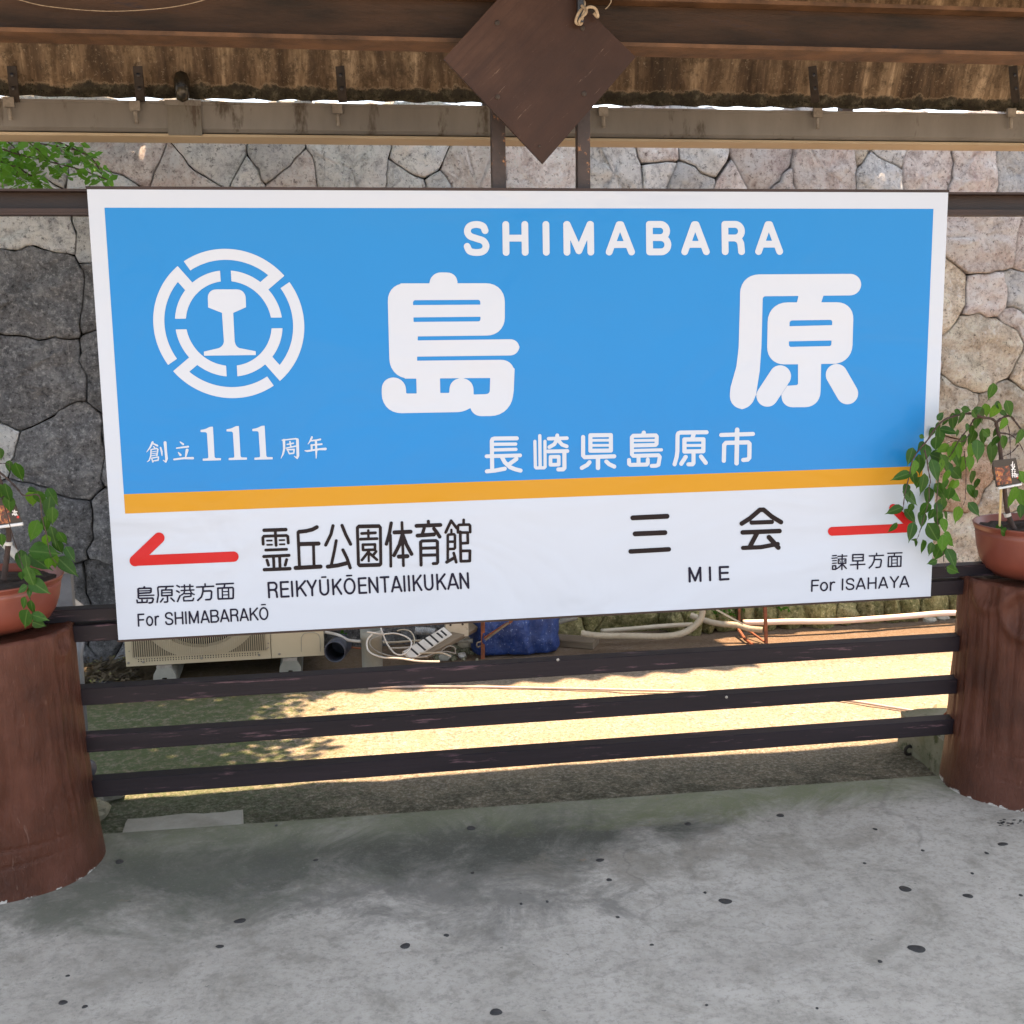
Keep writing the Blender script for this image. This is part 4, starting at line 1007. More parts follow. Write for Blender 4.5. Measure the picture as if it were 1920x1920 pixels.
RB = [('trunk', [(1790,1860,yb),(1740,1740,yb),(1700,1600,yb-.01),(1670,1350,yb-.01),(1640,1100,yb-.01),(1610,800,yb-.02),(1590,620,yb-.02),(1560,500,yb-.02)], .0085, .0055),
      ('branch', [(1560,490,yb-.02),(1500,445,yb-.03),(1400,430,-.07),(1250,380,-.09),(1080,400,-.10),(900,460,-.11),(780,570,-.11),(680,720,-.12),(560,860,-.12),(480,1000,-.13),(440,1200,-.13),(390,1400,-.13),(365,1600,-.12),(350,1620,-.12)], .0042, .0010),
      ('branch', [(1400,430,-.07),(1290,440,-.06),(1230,530,-.05),(1150,640,-.05),(1080,730,-.05),(1000,880,-.06),(940,960,-.06)], .0030, .0012),
      ('branch', [(1220,640,-.05),(1150,730,-.07),(1090,735,-.07),(1000,735,-.07),(920,770,-.08)], .0020, .0008),
      ('branch', [(1150,860,-.06),(1160,950,-.06),(1175,1100,-.06),(1170,1350,-.06),(1160,1500,-.06),(1120,1590,-.06)], .0016, .0006),
      ('branch', [(640,850,-.12),(670,960,-.12),(690,1100,-.12),(715,1250,-.11),(700,1330,-.11),(700,1480,-.11),(680,1560,-.12),(600,1830,-.12),(560,1960,-.12),(530,2010,-.12)], .0022, .0007),
      ('branch', [(1560,500,yb-.02),(1640,440,-.03),(1740,410,-.04),(1820,500,-.05),(1890,590,-.06),(1990,700,-.07),(2060,1000,-.08),(2060,1400,-.08)], .0045, .0010),
      ('branch', [(1600,630,yb-.02),(1700,640,-.03),(1790,680,-.04),(1880,800,-.05),(1950,960,-.06)], .0030, .0008),
      ('branch', [(1700,480,-.03),(1735,640,-.04),(1745,900,-.05),(1750,1050,-.05),(1690,1300,-.05)], .0016, .0007),
      ('branch', [(1850,780,-.04),(1760,880,-.03),(1650,930,-.02)], .0022, .0008),
      ('branch', [(880,2150,-.10),(890,2300,-.10),(910,2380,-.10)], .0012, .0005),
      ('branch', [(820,1200,-.10),(800,1500,-.11),(810,1800,-.11),(860,2050,-.10),(880,2150,-.10)], .0018, .0009)]
zrim = wp(1828, 992, 0.0)
rimR = RX-zrim.x; print('rim', rimR, zrim.z, rtop)
pr = plant('terracotta potted weeping plum on the right stump, its branches arching over the sign', RX, rtop+.004, rimR*.905, rimR*.60, zrim.z-rtop+.005, RL, RB, 21, .01, zR, None, None)
lrim = wp(118, 1083, 0.0); lR = lrim.x-LX; print('lrim', lR, lrim.z, ltop)
zL = T(0, 840, 5.4875)
LL = [(0,60,110,90,'g'),(195,250,190,80,'g'),(95,190,110,100,'g'),(330,520,160,95,'y'),(410,520,150,75,'g'),(535,500,170,60,'g'),(500,620,200,100,'g'),(330,430,90,10,'g'),(70,470,190,90,'g'),(90,580,160,95,'g'),(10,450,140,100,'g'),
      (350,850,190,110,'y'),(470,790,170,95,'g'),(540,700,160,95,'g'),(550,910,180,80,'g'),(640,930,140,70,'g'),(475,950,120,95,'y'),(460,1070,250,10,'g'),(600,1020,140,80,'g'),(720,1090,150,60,'g'),(400,1170,240,35,'g'),(695,1220,230,45,'g'),
      (560,1160,150,90,'y'),(500,1190,110,100,'y'),(215,1160,190,90,'g'),(270,1190,160,85,'g'),(215,1320,90,100,'g'),(310,1330,200,75,'g'),(370,1280,110,40,'g'),(400,1430,200,35,'g'),(225,1450,110,150,'g'),(300,1490,90,100,'g'),
      (245,1600,130,110,'g'),(325,1640,140,95,'g'),(260,1760,190,110,'g'),(410,1740,150,20,'g'),(400,1815,120,30,'g'),(20,950,120,90,'g'),(-60,700,200,80,'g'),(-150,900,200,95,'g'),(-100,500,180,60,'g'),(-200,400,180,100,'g')]
ylb = -.02
LB = [('trunk', [(40,1360,ylb),(60,1200,ylb),(85,1000,ylb),(90,850,ylb-.01),(40,500,ylb-.01),(-40,200,ylb-.02)], .0085, .0055),
      ('branch', [(-40,220,-.03),(0,250,-.05),(90,330,-.08),(180,420,-.10),(250,490,-.12),(400,490,-.13),(430,700,-.14),(480,900,-.14),(520,1100,-.14),(600,1200,-.14)], .0030, .0008),
      ('branch', [(0,160,-.05),(70,160,-.08),(110,200,-.09)], .0012, .0006),
      ('branch', [(20,520,-.06),(70,680,-.08),(130,900,-.12),(190,1090,-.15),(240,1240,-.17),(290,1450,-.19),(320,1600,-.20),(340,1740,-.20)], .0014, .0006)]
LL = [l if l[1] < 1250 else l+(-.215,) for l in LL]
plant('terracotta potted weeping plum on the left stump, cut off by the edge of the view', LX, ltop+.002, lR, lR*.62, lrim.z-ltop+.005, LL, LB, 33, .01, zL, None, None)

# plant tags on stakes, tied to each plum
def card(root, quad, yd, tilt):
    W = [wp(x, y, yd) for x, y in quad]
    c_ = MB(); n_ = (W[1]-W[0]).cross(W[3]-W[0]).normalized()*.0008
    c_.add([w-n_ for w in W]+[w+n_ for w in W], [(0,1,2,3), (7,6,5,4), (0,4,5,1), (1,5,6,2), (2,6,7,3), (3,7,4,0)])
    return c_, W
def tag_mat():
    m = new_mat("plant_tag_print"); s = bsdf(m); v = mapping(m, geo=True)
    c = ramp(m, noise(m, v, 55, 4, .7, 1.0), [(.40, (.02,.016,.014)), (.50, (.16,.03,.02)), (.58, (.35,.12,.03)), (.68, (.55,.42,.16))])
    setc(m, c); s.inputs['Roughness'].default_value = .35; return m
M['tagp'] = tag_mat(); M['tagk'] = mat("plant_tag_black", (.018,.015,.015), (.012,.01,.01), rough=.35, b=0); M['tagw'] = mat("plant_tag_white", (.75,.75,.75), (.7,.7,.7), rough=.4, b=0)
M['tagr'] = mat("plant_tag_red", (.6,.03,.02), (.5,.02,.02), rough=.4, b=0)
kana = [([(1775,1000),(1768,1060),(1782,1085),(1800,1060)],6),([(1752,1042),(1765,1040)],5),([(1795,1030),(1790,1060)],5),
        ([(1760,1100),(1790,1092)],6),([(1778,1080),(1768,1130)],6),([(1795,1105),(1808,1103)],5),([(1792,1128),(1810,1125)],5),
        ([(1772,1140),(1775,1200)],5),([(1762,1155),(1788,1150)],4),([(1765,1180),(1780,1168),(1795,1185)],4),
        ([(1800,1140),(1804,1200)],5),([(1790,1155),(1818,1150)],4),([(1815,1160),(1822,1195),(1840,1190)],5),([(1820,1165),(1845,1160)],4),([(1822,1180),(1842,1178)],4)]
def make_tag(root, TT, quad, bar, yd, panel, txt, seal):
    c_, W = card(root, [TT(q) for q in quad], yd, 0); tg = c_.build('plant_tag', M['tagk'], root)
    off = .0015
    def q2(pts, d_): return [wp(*TT(p)[:2], y=yd-d_) for p in pts]
    b1 = MB(); b1.add(q2(panel, off), [(0,1,2,3)]); b1.build('picture', M['tagp'], tg)
    b2 = MB(); a_, e_ = bar; b2.tube(q2([a_, e_], .002), 16/TT.s/FOC*3.3, 8); b2.build('white_edge', M['tagw'], tg)
    W2, F2 = sdf_mesh(S(TT, txt, 5), [], .35, lambda x, y: wp(x, y, yd-.0022)); b3 = MB(); b3.v = W2; b3.f = F2; b3.build('lettering', M['tagw'], tg, label='white brush lettering しだれ梅')
    b4 = MB(); b4.add(q2([(seal[0]-12,seal[1]-12),(seal[0]+12,seal[1]-12),(seal[0]+12,seal[1]+12),(seal[0]-12,seal[1]+12)], .0022), [(0,1,2,3)]); b4.build('red_seal', M['tagr'], tg)
make_tag(pr, zR, [(1512,1010),(1560,955),(1810,955),(1885,1270),(1565,1320)], ((1590,1345),(1885,1290)), -.075, [(1545,1075),(1730,1050),(1760,1270),(1575,1305)], kana, (1840,1205)) if False else None
make_tag(pr, zR, [(1515,985),(1815,950),(1885,1275),(1560,1325)], ((1590,1345),(1885,1290)), -.085, [(1545,1075),(1725,1050),(1765,1275),(1575,1305)], kana, (1840,1205))
pl = [o for o in scene.objects if o.name == 'potted_weeping_plum.001'][0]
kl = [([(130,650),(175,655)],5),([(150,640),(155,695)],5),([(125,680),(180,690)],4),([(140,665),(130,690)],4),([(165,665),(172,690)],4)]
make_tag(pl, zL, [(-190,520),(140,520),(235,770),(-160,830)], ((-160,835),(235,780)), -.06, [(-170,600),(90,590),(110,770),(-150,800)], kl, (185,710))
st = MB(); st.bar(wp(1640+1632/6.857, 720+1330/6.857, -.04), wp(1640+1610/6.857, 720+1830/6.857, -.03), .0045, .0045); st.build('stake', M['stake'], pr)
st = MB(); st.bar(wp(1640+1615/6.857, 720+1340/6.857, -.03), wp(1640+1598/6.857, 720+1820/6.857, -.02), .0028, .0028); st.build('stake', M['stake'], pr)
for rt_, T_, a_, b_ in ((pr, zR, (1700,1660), (1712,1700)), (pl, zL, (86,965), (84,1000))):
    st = MB(); st.tube([wp(*T_(a_), y=-.025), wp(*T_(b_), y=-.025)], .0105, 10); st.build('graft_tape', M['white_pl'], rt_)

# ------------------------------------------------------------------ roof: beam, corrugated sheets, gutter
bm0 = wp(0, 75, 0.02); bm1 = wp(1920, 107, 0.02)
zbeam = (bm0.z+bm1.z)/2+.0; zbt = wp(1600, 16, .02).z
print('beam z', bm0.z, bm1.z, zbt)
be = thing('roof_beam', 'long dark brown steel roof beam crossing the top of the view', 'beam', (0, .02, zbeam))
m_ = MB(); m_.box(-4.6, 4.6, .02, .032, zbeam+.0105, zbt-.0105); m_.build('web', M['beam'], be)
m_ = MB(); m_.box(-4.6, 4.6, -.035, .085, zbeam, zbeam+.010); m_.build('flange', M['flange'], be)
m_ = MB(); m_.box(-4.6, 4.6, -.035, .085, zbt-.010, zbt); m_.build('flange', M['flange'], be)
ze = ZEAVE
slope = 2.9; KN = .13; FH = slope*KN
print('eave z', ze, 'slope', slope)
roof = thing('corrugated_roof', 'mould-stained corrugated platform roof with a ragged black eave', 'roof', (0, YE, ze))
PER, AMP = .118, .015
YB = -1.15
def roof_z(y): return ze+(slope*(YE-y) if y > YE-KN else FH+.10*(YE-KN-y))
wsheet = PER*7
xk = -4.72
si = 0
while xk < 4.7:
    s_ = MB(); nx = 7*10; ys = [YE+.001, YE-.004, YE-.02, YE-.05, YE-.09, YE-KN, YE-.4, 0, -.6, YB]
    lift = .0035*(si % 2)
    for j, y in enumerate(ys):
        for i in range(nx+7):
            x = xk+PER*i/10; wv = AMP*math.sin(2*math.pi*x/PER)+lift; z = roof_z(y); yy = y
            if y > YE-KN-.001: yy += wv*.94; z += wv*.32          # the hanging edge is almost upright
            else: z += wv
            if j < 2: z -= .004*max(0, fbm(x*14, y*9, 2, 3))-.001; yy += .003*fbm(x*18, 3, 3, 3)
            s_.v.append((x, yy, z))
    w = nx+7
    top = [(v[0], v[1]+(.005 if k_ < 5*w else 0), v[2]+(.001 if k_ < 5*w else .006)) for k_, v in enumerate(s_.v)]; nv = len(s_.v); s_.v += top
    s_.f = [(j*w+i, j*w+i+1, (j+1)*w+i+1, (j+1)*w+i) for j in range(len(ys)-1) for i in range(w-1)]
    s_.f += [(nv+(j+1)*w+i, nv+(j+1)*w+i+1, nv+j*w+i+1, nv+j*w+i) for j in range(len(ys)-1) for i in range(w-1)]
    s_.f += [(i+1, i, nv+i, nv+i+1) for i in range(w-1)]
    s_.build('roof_sheet', M['corr'], roof, smooth=True)
    xk += wsheet; si += 1
# moss clumps along the drip edge (nobody could count them)
mo = MB(); r5 = random.Random(3)
for k in range(2200):
    x = r5.uniform(-3.2, 3.6); dz_ = abs(r5.gauss(0, .016)); wv = AMP*math.sin(2*math.pi*x/PER)
    y = YE-dz_/slope+wv*.94-.002; z = ze+dz_+wv*.32-.001
    a = r5.uniform(.0015, .0050)*(1 if dz_ < .02 else .7)
    mo.add([(x-a, y+.002, z), (x+a, y+.002, z+a*.4), (x, y-a, z+a*.3), (x+a*.2, y, z-a)], [(0,2,3), (2,1,3), (0,1,2)])
mo.build('moss_fringe', mat("black_moss", (.045,.045,.028), (.012,.012,.008), rough=.95, scale=60, b=0), roof, kind='stuff')
# rear purlins so that the roof is carried
for yy in (-1.08,):
    q = thing('roof_beam', 'brown steel roof beam over the platform, %s behind the front one' % ('first' if yy > -2 else 'second'), 'beam', (0, yy, roof_z(yy)-.1))
    m_ = MB(); m_.box(-4.6, 4.6, yy-.04, yy+.04, roof_z(yy)-.14, roof_z(yy)-.018); m_.build('web', M['beam'], q)
    for sx_ in (-1, 1):
        q = thing('roof_post', 'brown steel roof post on the open platform, %s %s' % ('left' if sx_ < 0 else 'right', 'nearer the sign' if yy > -2 else 'farther from the sign'), 'roof post', (sx_*4.4, yy, 0))
        pb = MB(); pb.box(sx_*4.4-.05, sx_*4.4+.05, yy-.05, yy+.05, 0, roof_z(yy)-.1405); pb.build('post', M['beam'], q)

for rx in (-3.3, -1.9, 2.3, 3.5):
    m_ = MB(); m_.bar((rx, -1.12, roof_z(-1.12)-.045), (rx, YE-KN-.05, roof_z(YE-KN-.05)-.045), .04, .05); m_.build('rafter', M['beam'], roof)
zgt = (wp(500, 201, YG).z+wp(1500, 209, YG).z)/2; zgb = (wp(500, 252, YG).z+wp(1500, 258, YG).z)/2
gut = thing('roof_gutter', 'long grey metal rain gutter hanging below the corrugated eave', 'gutter', (0, YG, zgb))
GW = .145
m_ = MB()
prof = [(YG-.006, zgt), (YG-.006, zgt+.008), (YG, zgt+.008), (YG, zgb+.012), (YG+.012, zgb), (YG+GW-.012, zgb-.004), (YG+GW, zgb+.008), (YG+GW, zgt), (YG+GW-.004, zgt), (YG+GW-.004, zgb+.012), (YG+GW-.015, zgb+.001), (YG+.014, zgb+.005), (YG+.004, zgb+.016), (YG+.004, zgt)]
k = len(prof); m_.v = [(x, y, z) for x in (-4.6, 4.6) for y, z in prof]
m_.f = [(i, i+k, (i+1) % k+k, (i+1) % k) for i in range(k)]+[tuple(range(k)), tuple(reversed(range(k, 2*k)))]
m_.build('trough', M['gutter'], gut)
m_ = MB(); m_.box(-4.599, 4.599, YG+.004, YG+GW-.004, zgb-.0135, zgb-.0048); m_.build('bounce_lit_bottom', mat("bounce_lit_cream", (.52,.43,.30), (.40,.32,.21), rough=.6, scale=3, b=.1), gut)  # added strip; light bounced off the sunlit ground is put into its cream colour
p0, p1 = wp(315, 230, YG), wp(378, 230, YG)
m_ = MB(); m_.box(p0.x, p1.x, YG-.010, YG+GW+.006, zgb-.010, zgt+.002); m_.build('joint_collar', mat("collar_metal", (.20,.19,.17), (.12,.11,.09), rough=.5, scale=12, stretch=(1, 1, .25), spots=((.07,.05,.035), .55, 1.5)), gut)
m_ = MB(); m_.box(p0.x-.005, p1.x+.003, YG-.016, YG-.0105, zgt-.006, zgt+.010); m_.build('collar_lip', M['gutter'], gut)
def under(px, py):                  # depth at which a sight line meets the underside of the sheets
    y = YE
    while y > -.5 and wp(px, py, y).z > roof_z(y)-AMP-.004: y -= .005
    return y
for px in (22, 258, 637, 1135, 1523, 1899):
    q0 = wp(px, 130, YE-.06); w = .014
    if px != 1135:
        zt2 = roof_z(YE-.20); 
        s_ = MB(); a = wp(px, 124, under(px, 124)-.02); b2 = wp(px+6, 192, YG-.012)
        s_.bar(a, b2, .030, .005, up=(0, 0, 1), bev=.001); s_.build('hanging_strap', M['darksteel'], gut)
        for fy in (.25, .62):
            c_ = a.lerp(b2, fy)+Vector((0,-.002,0)); hh = MB(); hh.lathe((0,0,0), [(.006, 0), (.006, .003), (.002, .004)], 10, cap1=True); hh.v = [(c_.x+v[0], c_.y-.004-v[2], c_.z+v[1]) for v in hh.v]; hh.build('rivet', M['black'], gut)
    yy0 = {22: 182, 258: 189, 637: 195, 1135: 200, 1523: 203, 1899: 203}[px]
    a = wp(px-5 if px != 1523 else px+8, yy0, YG-.014)
    c_ = MB(); c_.box(a.x-.016, a.x+.016, YG-.028, YG-.0165, a.z-.032, a.z-.002); c_.build('clip', M['galv'], gut)
    c_ = MB(); c_.tube([(a.x, YG-.0225, a.z-.034), (a.x+.002, YG-.0225, a.z-.070)], .0065, 8); c_.build('bolt', M['galv'], gut)
# drip bulb hanging in a notch of the eave
yq = under(340, 140)-.03; a = wp(340, 138, yq); b2 = wp(342, 186, yq)
dk = MB(); mid = a.lerp(b2, .5); dk.lathe((mid.x, mid.y, mid.z), [(.003, -.048), (.018, -.040), (.025, -.015), (.025, .02), (.018, .04), (.004, .047)], 18, cap0=True, cap1=True)
o = dk.build('roof_hook_cap', mat("dark_glazed_cap", (.03,.028,.02), (.015,.013,.01), rough=.15, scale=20, spots=((.10,.09,.06), .6, 2)), smooth=True, origin=mid)
tag(o, 'dark rounded cap bulging from the mouldy eave above the gutter joint', 'roof cap')

# ------------------------------------------------------------------ diamond board hanging in front of the beam
YD = -.085
cor = [wp(1018, 307, YD), wp(1192, 107, YD), wp(1003, -78, YD), wp(832, 110, YD)]
db = thing('diamond_board', 'square brown board hung cornerwise in front of the roof beam', 'hanging board', cor[0])
m_ = MB(); fr = cor; bk = [Vector((p.x, p.y+.012, p.z)) for p in cor]
m_.add(fr+bk, [(0,1,2,3), (7,6,5,4), (0,4,5,1), (1,5,6,2), (2,6,7,3), (3,7,4,0)]); m_.build('board', M['board'], db)
for px, py in ((932, 43), (933, 182), (1092, 53), (1095, 176), (1011, 275)):
    c_ = wp(px, py, YD); rr = .0065 if py != 275 else .0035
    hh = MB(); hh.lathe((0,0,0), [(rr, 0.0005), (rr, .003), (rr*.5, .0045)], 12, cap1=True); hh.v = [(c_.x+v[0], c_.y-v[2], c_.z+v[1]) for v in hh.v]; hh.build('bolt_head', M['darksteel'], db)
rt = thing('rope_knot', 'frayed pale rope looped over the upper right edge of the diamond board', 'rope', wp(1095, 25, -.12))
def zz(px, py, y): return wp(px, py, y)
m_ = MB(); m_.tube(spline([zz(1086,-6,-.09), zz(1096,8,-.11), zz(1084,26,-.115), zz(1080,42,-.11), zz(1090,44,-.105), zz(1093,28,-.12), zz(1102,14,-.125), zz(1116,16,-.12), zz(1121,32,-.11), zz(1113,24,-.11)], 6), .0042, 7); m_.build('loop', M['rope'], rt, smooth=True)
m_ = MB(); m_.tube(spline([zz(1090,10,-.118), zz(1100,22,-.128), zz(1088,36,-.12), zz(1085,46,-.11)], 6), .0035, 7); m_.build('loop', M['rope'], rt, smooth=True)
m_ = MB(); m_.box(zz(1081,0,-.1).x, zz(1092,0,-.1).x, -.115, -.098, zz(1085,44,-.1).z, zz(1085,-10,-.1).z); m_.build('hook', M['black'], rt)
m_ = MB(); m_.tube(spline([zz(1135,17,-.06), zz(1142,10,-.06), zz(1146,0,-.06), zz(1140,-8,-.06)], 5), .0016, 6); m_.build('wire_end', M['rope'], rt, smooth=True)
# thin wire sagging along the beam on the left
m_ = MB(); m_.tube(spline([zz(30,-2,-.0), zz(90,12,-.0), zz(200,21,-.0), zz(300,16,-.0), zz(360,6,-.0), zz(400,-6,0)], 6), .0011, 5)
o = m_.build('sagging_wire', M['rope'], smooth=True, origin=zz(200, 21, 0)); tag(o, 'thin pale wire sagging across the left part of the roof beam', 'wire')
# ------------------------------------------------------------------ air conditioner outdoor unit
YA = 1.93
aL, aR = wp(236, 1240, YA), wp(608, 1228, YA); az0 = (wp(236, 1251, YA).z+wp(606, 1228, YA).z)/2
aw = aR.x-aL.x; ah = .60; xs_ = wp(509, 1233, YA).x
ac = thing('air_conditioner_unit', 'cream air conditioner outdoor unit standing on plastic feet behind the sign', 'air conditioner', (aL.x, YA, az0))
m_ = MB()
m_.box(aL.x+.0, aR.x, YA+.012, YA+.30, az0, az0+.006); m_.box(aL.x, aR.x, YA+.012, YA+.30, az0+ah-.006, az0+ah)
m_.box(aL.x, aL.x+.004, YA+.012, YA+.30, az0+.0065, az0+ah-.0065); m_.box(aR.x-.004, aR.x, YA+.012, YA+.30, az0+.0065, az0+ah-.0065); m_.box(aL.x+.005, aR.x-.005, YA+.295, YA+.30, az0+.0065, az0+ah-.0065)
m_.build('casing', M['ac'], ac)
fcx, fr_ = wp(379, 1213, YA).x, .235; fcz = wp(379, 1213, YA).z+fr_
fp = MB(); n = 72; x0_, x1_ = aL.x, xs_-.0015
def rim(a):
    c, s = math.cos(a), math.sin(a); k = 1e9
    if c > 1e-6: k = min(k, (x1_-fcx)/c)
    if c < -1e-6: k = min(k, (x0_-fcx)/c)
    if s > 1e-6: k = min(k, (az0+ah-fcz)/s)
    if s < -1e-6: k = min(k, (az0-fcz)/s)
    return (fcx+c*k, fcz+s*k)
an = sorted([2*math.pi*j/n for j in range(n)]+[math.atan2(cz-fcz, cx-fcx) % (2*math.pi) for cx in (x0_, x1_) for cz in (az0, az0+ah)])
n = len(an)
for r_, y_ in ((None, YA), (fr_+.055, YA), (fr_+.03, YA+.004), (fr_+.005, YA+.014), (fr_, YA+.05)):
    for a in an:
        x, z = rim(a) if r_ is None else (fcx+r_*math.cos(a), fcz+r_*math.sin(a))
        fp.v.append((x, y_, z))
fp.f = [(i*n+j, i*n+(j+1) % n, (i+1)*n+(j+1) % n, (i+1)*n+j) for i in range(4) for j in range(n)]
fp.build('front_panel', M['ac'], ac)
m_ = MB(); m_.box(xs_+.0015, aR.x, YA-.002, YA+.0115, az0+.001, az0+ah-.001); side = m_.build('service_panel', M['ac'], ac)
q = [wp(*p, YA-.002) for p in ((565,1222),(565,1195),(570,1188),(578,1186),(590,1186),(597,1189),(600,1196),(601,1222))]
m_ = MB(); m_.tube([Vector((p.x, YA-.0025, p.z)) for p in q], .0014, 5); m_.build('knockout_line', M['foot'], ac)
m_ = MB(); m_.box(fcx-.27, fcx+.27, YA+.10, YA+.105, az0+.02, az0+ah-.02); m_.build('fan_backing', M['acdark'], ac)
m_ = MB(); m_.lathe((0,0,0), [(.05, 0), (.05, .03)], 20, cap0=True, cap1=True); m_.v = [(fcx+v[0], YA+.085-v[2], fcz+v[1]) for v in m_.v]; m_.build('fan_hub', M['foot'], ac)
for k in range(3):
    a0 = 2*math.pi*k/3+.9; bl = MB()
    pts = [(r, a0+d) for r in (.05, .12, .22) for d in (0, .35, .7)]
    bl.v = [(fcx+r*math.cos(a), YA+.09-.03*((a-a0)/.7), fcz+r*math.sin(a)) for r, a in pts]
    bl.f = [(i*3+j, i*3+j+1, i*3+j+4, i*3+j+3) for i in range(2) for j in range(2)]; bl.build('fan_blade', M['foot'], ac)
gx0, gx1 = wp(249, 1210, YA).x-.004, wp(496, 1210, YA).x+.004
gb = MB(); bz0, bz1, rr0 = az0+.041, az0+ah-.05, fr_+.052
def rim2(a):
    c, s_ = math.cos(a), math.sin(a); k = 1e9
    if c > 1e-6: k = min(k, (gx1-fcx)/c)
    if c < -1e-6: k = min(k, (gx0-fcx)/c)
    if s_ > 1e-6: k = min(k, (bz1-fcz)/s_)
    if s_ < -1e-6: k = min(k, (bz0-fcz)/s_)
    return k
an = sorted([2*math.pi*j/96 for j in range(96)]+[math.atan2(cz-fcz, cx-fcx) % (2*math.pi) for cx in (gx0, gx1) for cz in (bz0, bz1)]); n = len(an)
for q in (0, 1):
    for a in an:
        k = rim2(a); r_ = max(k, rr0) if q == 0 else rr0
        if k < rr0: r_ = k
        gb.v.append((fcx+r_*math.cos(a), YA-.004, fcz+r_*math.sin(a)))
gb.f = [(j, (j+1) % n, n+(j+1) % n, n+j) for j in range(n)]
gb.build('grille_slot_shade', mat("grille_shadow_beige", (.16,.13,.085), (.12,.10,.065), rough=.7, b=0), ac)  # dark sheet painted as the shade between the grille slats
gl = MB(); gx0, gx1 = wp(249, 1210, YA).x, wp(496, 1210, YA).x
for k in range(62):
    x = gx0+(gx1-gx0)*k/61; gl.box(x-.0013, x+.0013, YA-.012, YA-.009, az0+.040, az0+ah-.05)
gl.build('grille_wires', M['ac'], ac, kind='stuff')
for z_ in (az0+.039, az0+ah-.05, az0+.19, az0+.33):
    g2 = MB(); g2.tube([(gx0-.004, YA-.008, z_), (gx1+.004, YA-.008, z_)], .0024, 6); g2.build('grille_bar', M['ac'], ac)
m_ = MB()
for k in range(46):
    x = gx0+.02+(gx1-gx0-.05)*k/45
    for zz_ in (.018, .027): m_.box(x-.002, x+.002, YA-.0008, YA+.0006, az0+zz_, az0+zz_+.005)
m_.build('vent_slots', M['acdark'], ac, kind='stuff')
for px, py in ((241,1243),(269,1241),(378,1234),(486,1228),(524,1226),(255,1233),(500,1216),(254,1214),(242,1221),(503,1206),(503,1214)):
    p = wp(px, py, YA); r_ = .0058 if py > 1223 else .0032
    s_ = MB(); s_.lathe((0,0,0), [(r_, .0), (r_, .002), (r_*.3, .003)], 8, cap1=True); s_.v = [(p.x+v[0], YA-.0022-v[2], p.z+v[1]) for v in s_.v]; s_.build('screw', M['galv'], ac)
for px in (310, 545):
    c_ = wp(px, 1255, YA+.02); f_ = MB()
    pr_ = [(-.052, ZR), (-.046, ZR+(az0-ZR)*.55), (-.030, az0-.012), (.030, az0-.012), (.046, ZR+(az0-ZR)*.55), (.052, ZR), (.012, ZR), (.010, ZR+.03), (-.010, ZR+.03), (-.012, ZR)]
    k = len(pr_); f_.v = [(c_.x+x, y, z) for y in (YA-.02, YA+.31) for x, z in pr_]
    f_.f = [(i, (i+1) % k, (i+1) % k+k, i+k) for i in range(k)]+[tuple(reversed(range(k))), tuple(range(k, 2*k))]
    f_.build('foot', M['foot'], ac)
    f_ = MB(); f_.box(c_.x-.032, c_.x+.032, YA-.018, YA+.10, az0-.0118, az0-.001); ft = f_.build('foot_rail', M['galv'], ac)
    f_ = MB(); f_.tube([(c_.x, YA-.006, az0-.013), (c_.x, YA-.006, az0-.034)], .005, 8); f_.build('foot_bolt', M['rust'], ac)

# ------------------------------------------------------------------ pipes, cables and scrap in the gap
zJ = T(560, 1120, 3.556)
def J(p, y=None, r=0.0):
    px, py = zJ(p)[:2]
    return gp(px, py, ZR+r) if y is None else wp(px, py, y)
def one(name, mb, m, label, cat, smooth=True, group=None):
    xs = [v[0] for v in mb.v]; ys = [v[1] for v in mb.v]; zs = [v[2] for v in mb.v]
    o = mb.build(name, m, smooth=smooth, origin=((min(xs)+max(xs))/2, (min(ys)+max(ys))/2, min(zs)))
    return tag(o, label, cat, group)
# wide open pipe end beside the unit
c_ = wp(628, 1222, 1.86); R1 = 20.5/FOC*(c_-Vector(CAM)).length
m_ = MB(); dirv = Vector((.25, 1, .02)).normalized()
for r_, d_ in ((R1, .0), (R1, .12), (R1*.86, .12), (R1*.86, .0), (R1*.93, -.006)):
    u = dirv.orthogonal().normalized(); w = dirv.cross(u)
    for j in range(36): a = 2*math.pi*j/36; m_.v.append(c_+dirv*d_+(u*math.cos(a)+w*math.sin(a))*r_)
m_.f = [(i*36+j, i*36+(j+1) % 36, ((i+1) % 5)*36+(j+1) % 36, ((i+1) % 5)*36+j) for i in range(5) for j in range(36)]
m_.f.append(tuple(2*36+j for j in range(36)))
one('drain_pipe', m_, M['pvcdark'], 'dark blue-grey open pipe end lying beside the air conditioner unit', 'pipe')
# grey upright stub
g0 = wp(698, 1238, 1.85); m_ = MB(); rr_ = 19/FOC*(g0-Vector(CAM)).length
zt_s = wp(698, 1180, 1.85).z
m_.lathe((g0.x, 1.85, ZR), [(rr_*1.0, 0), (rr_, (zt_s-ZR)*.80), (rr_*1.08, (zt_s-ZR)*.80), (rr_*1.08, zt_s-ZR), (rr_*.92, zt_s-ZR), (rr_*.92, .02)], 28, cap1=True)
one('pipe_stub', m_, M['foot'], 'short grey upright plastic pipe stub ringed by loose cables', 'pipe')
def cable(pts, r, m, label, name='cable', cat='cable', y0=None, group=None):
    # scrap cables lie between depth 1.6 and 1.9 in front of the stub
    W = []
    for p in pts:
        g = J(p[:2]); y = min(g.y, 1.78) if len(p) < 3 else p[2]
        W.append(wp(*zJ(p[:2]), y))
        if W[-1].z < ZR+r: W[-1] = J(p[:2], None, r)
    m_ = MB(); m_.tube(spline(W, 8), r*.62, 8); return one(name, m_, m, label, cat)
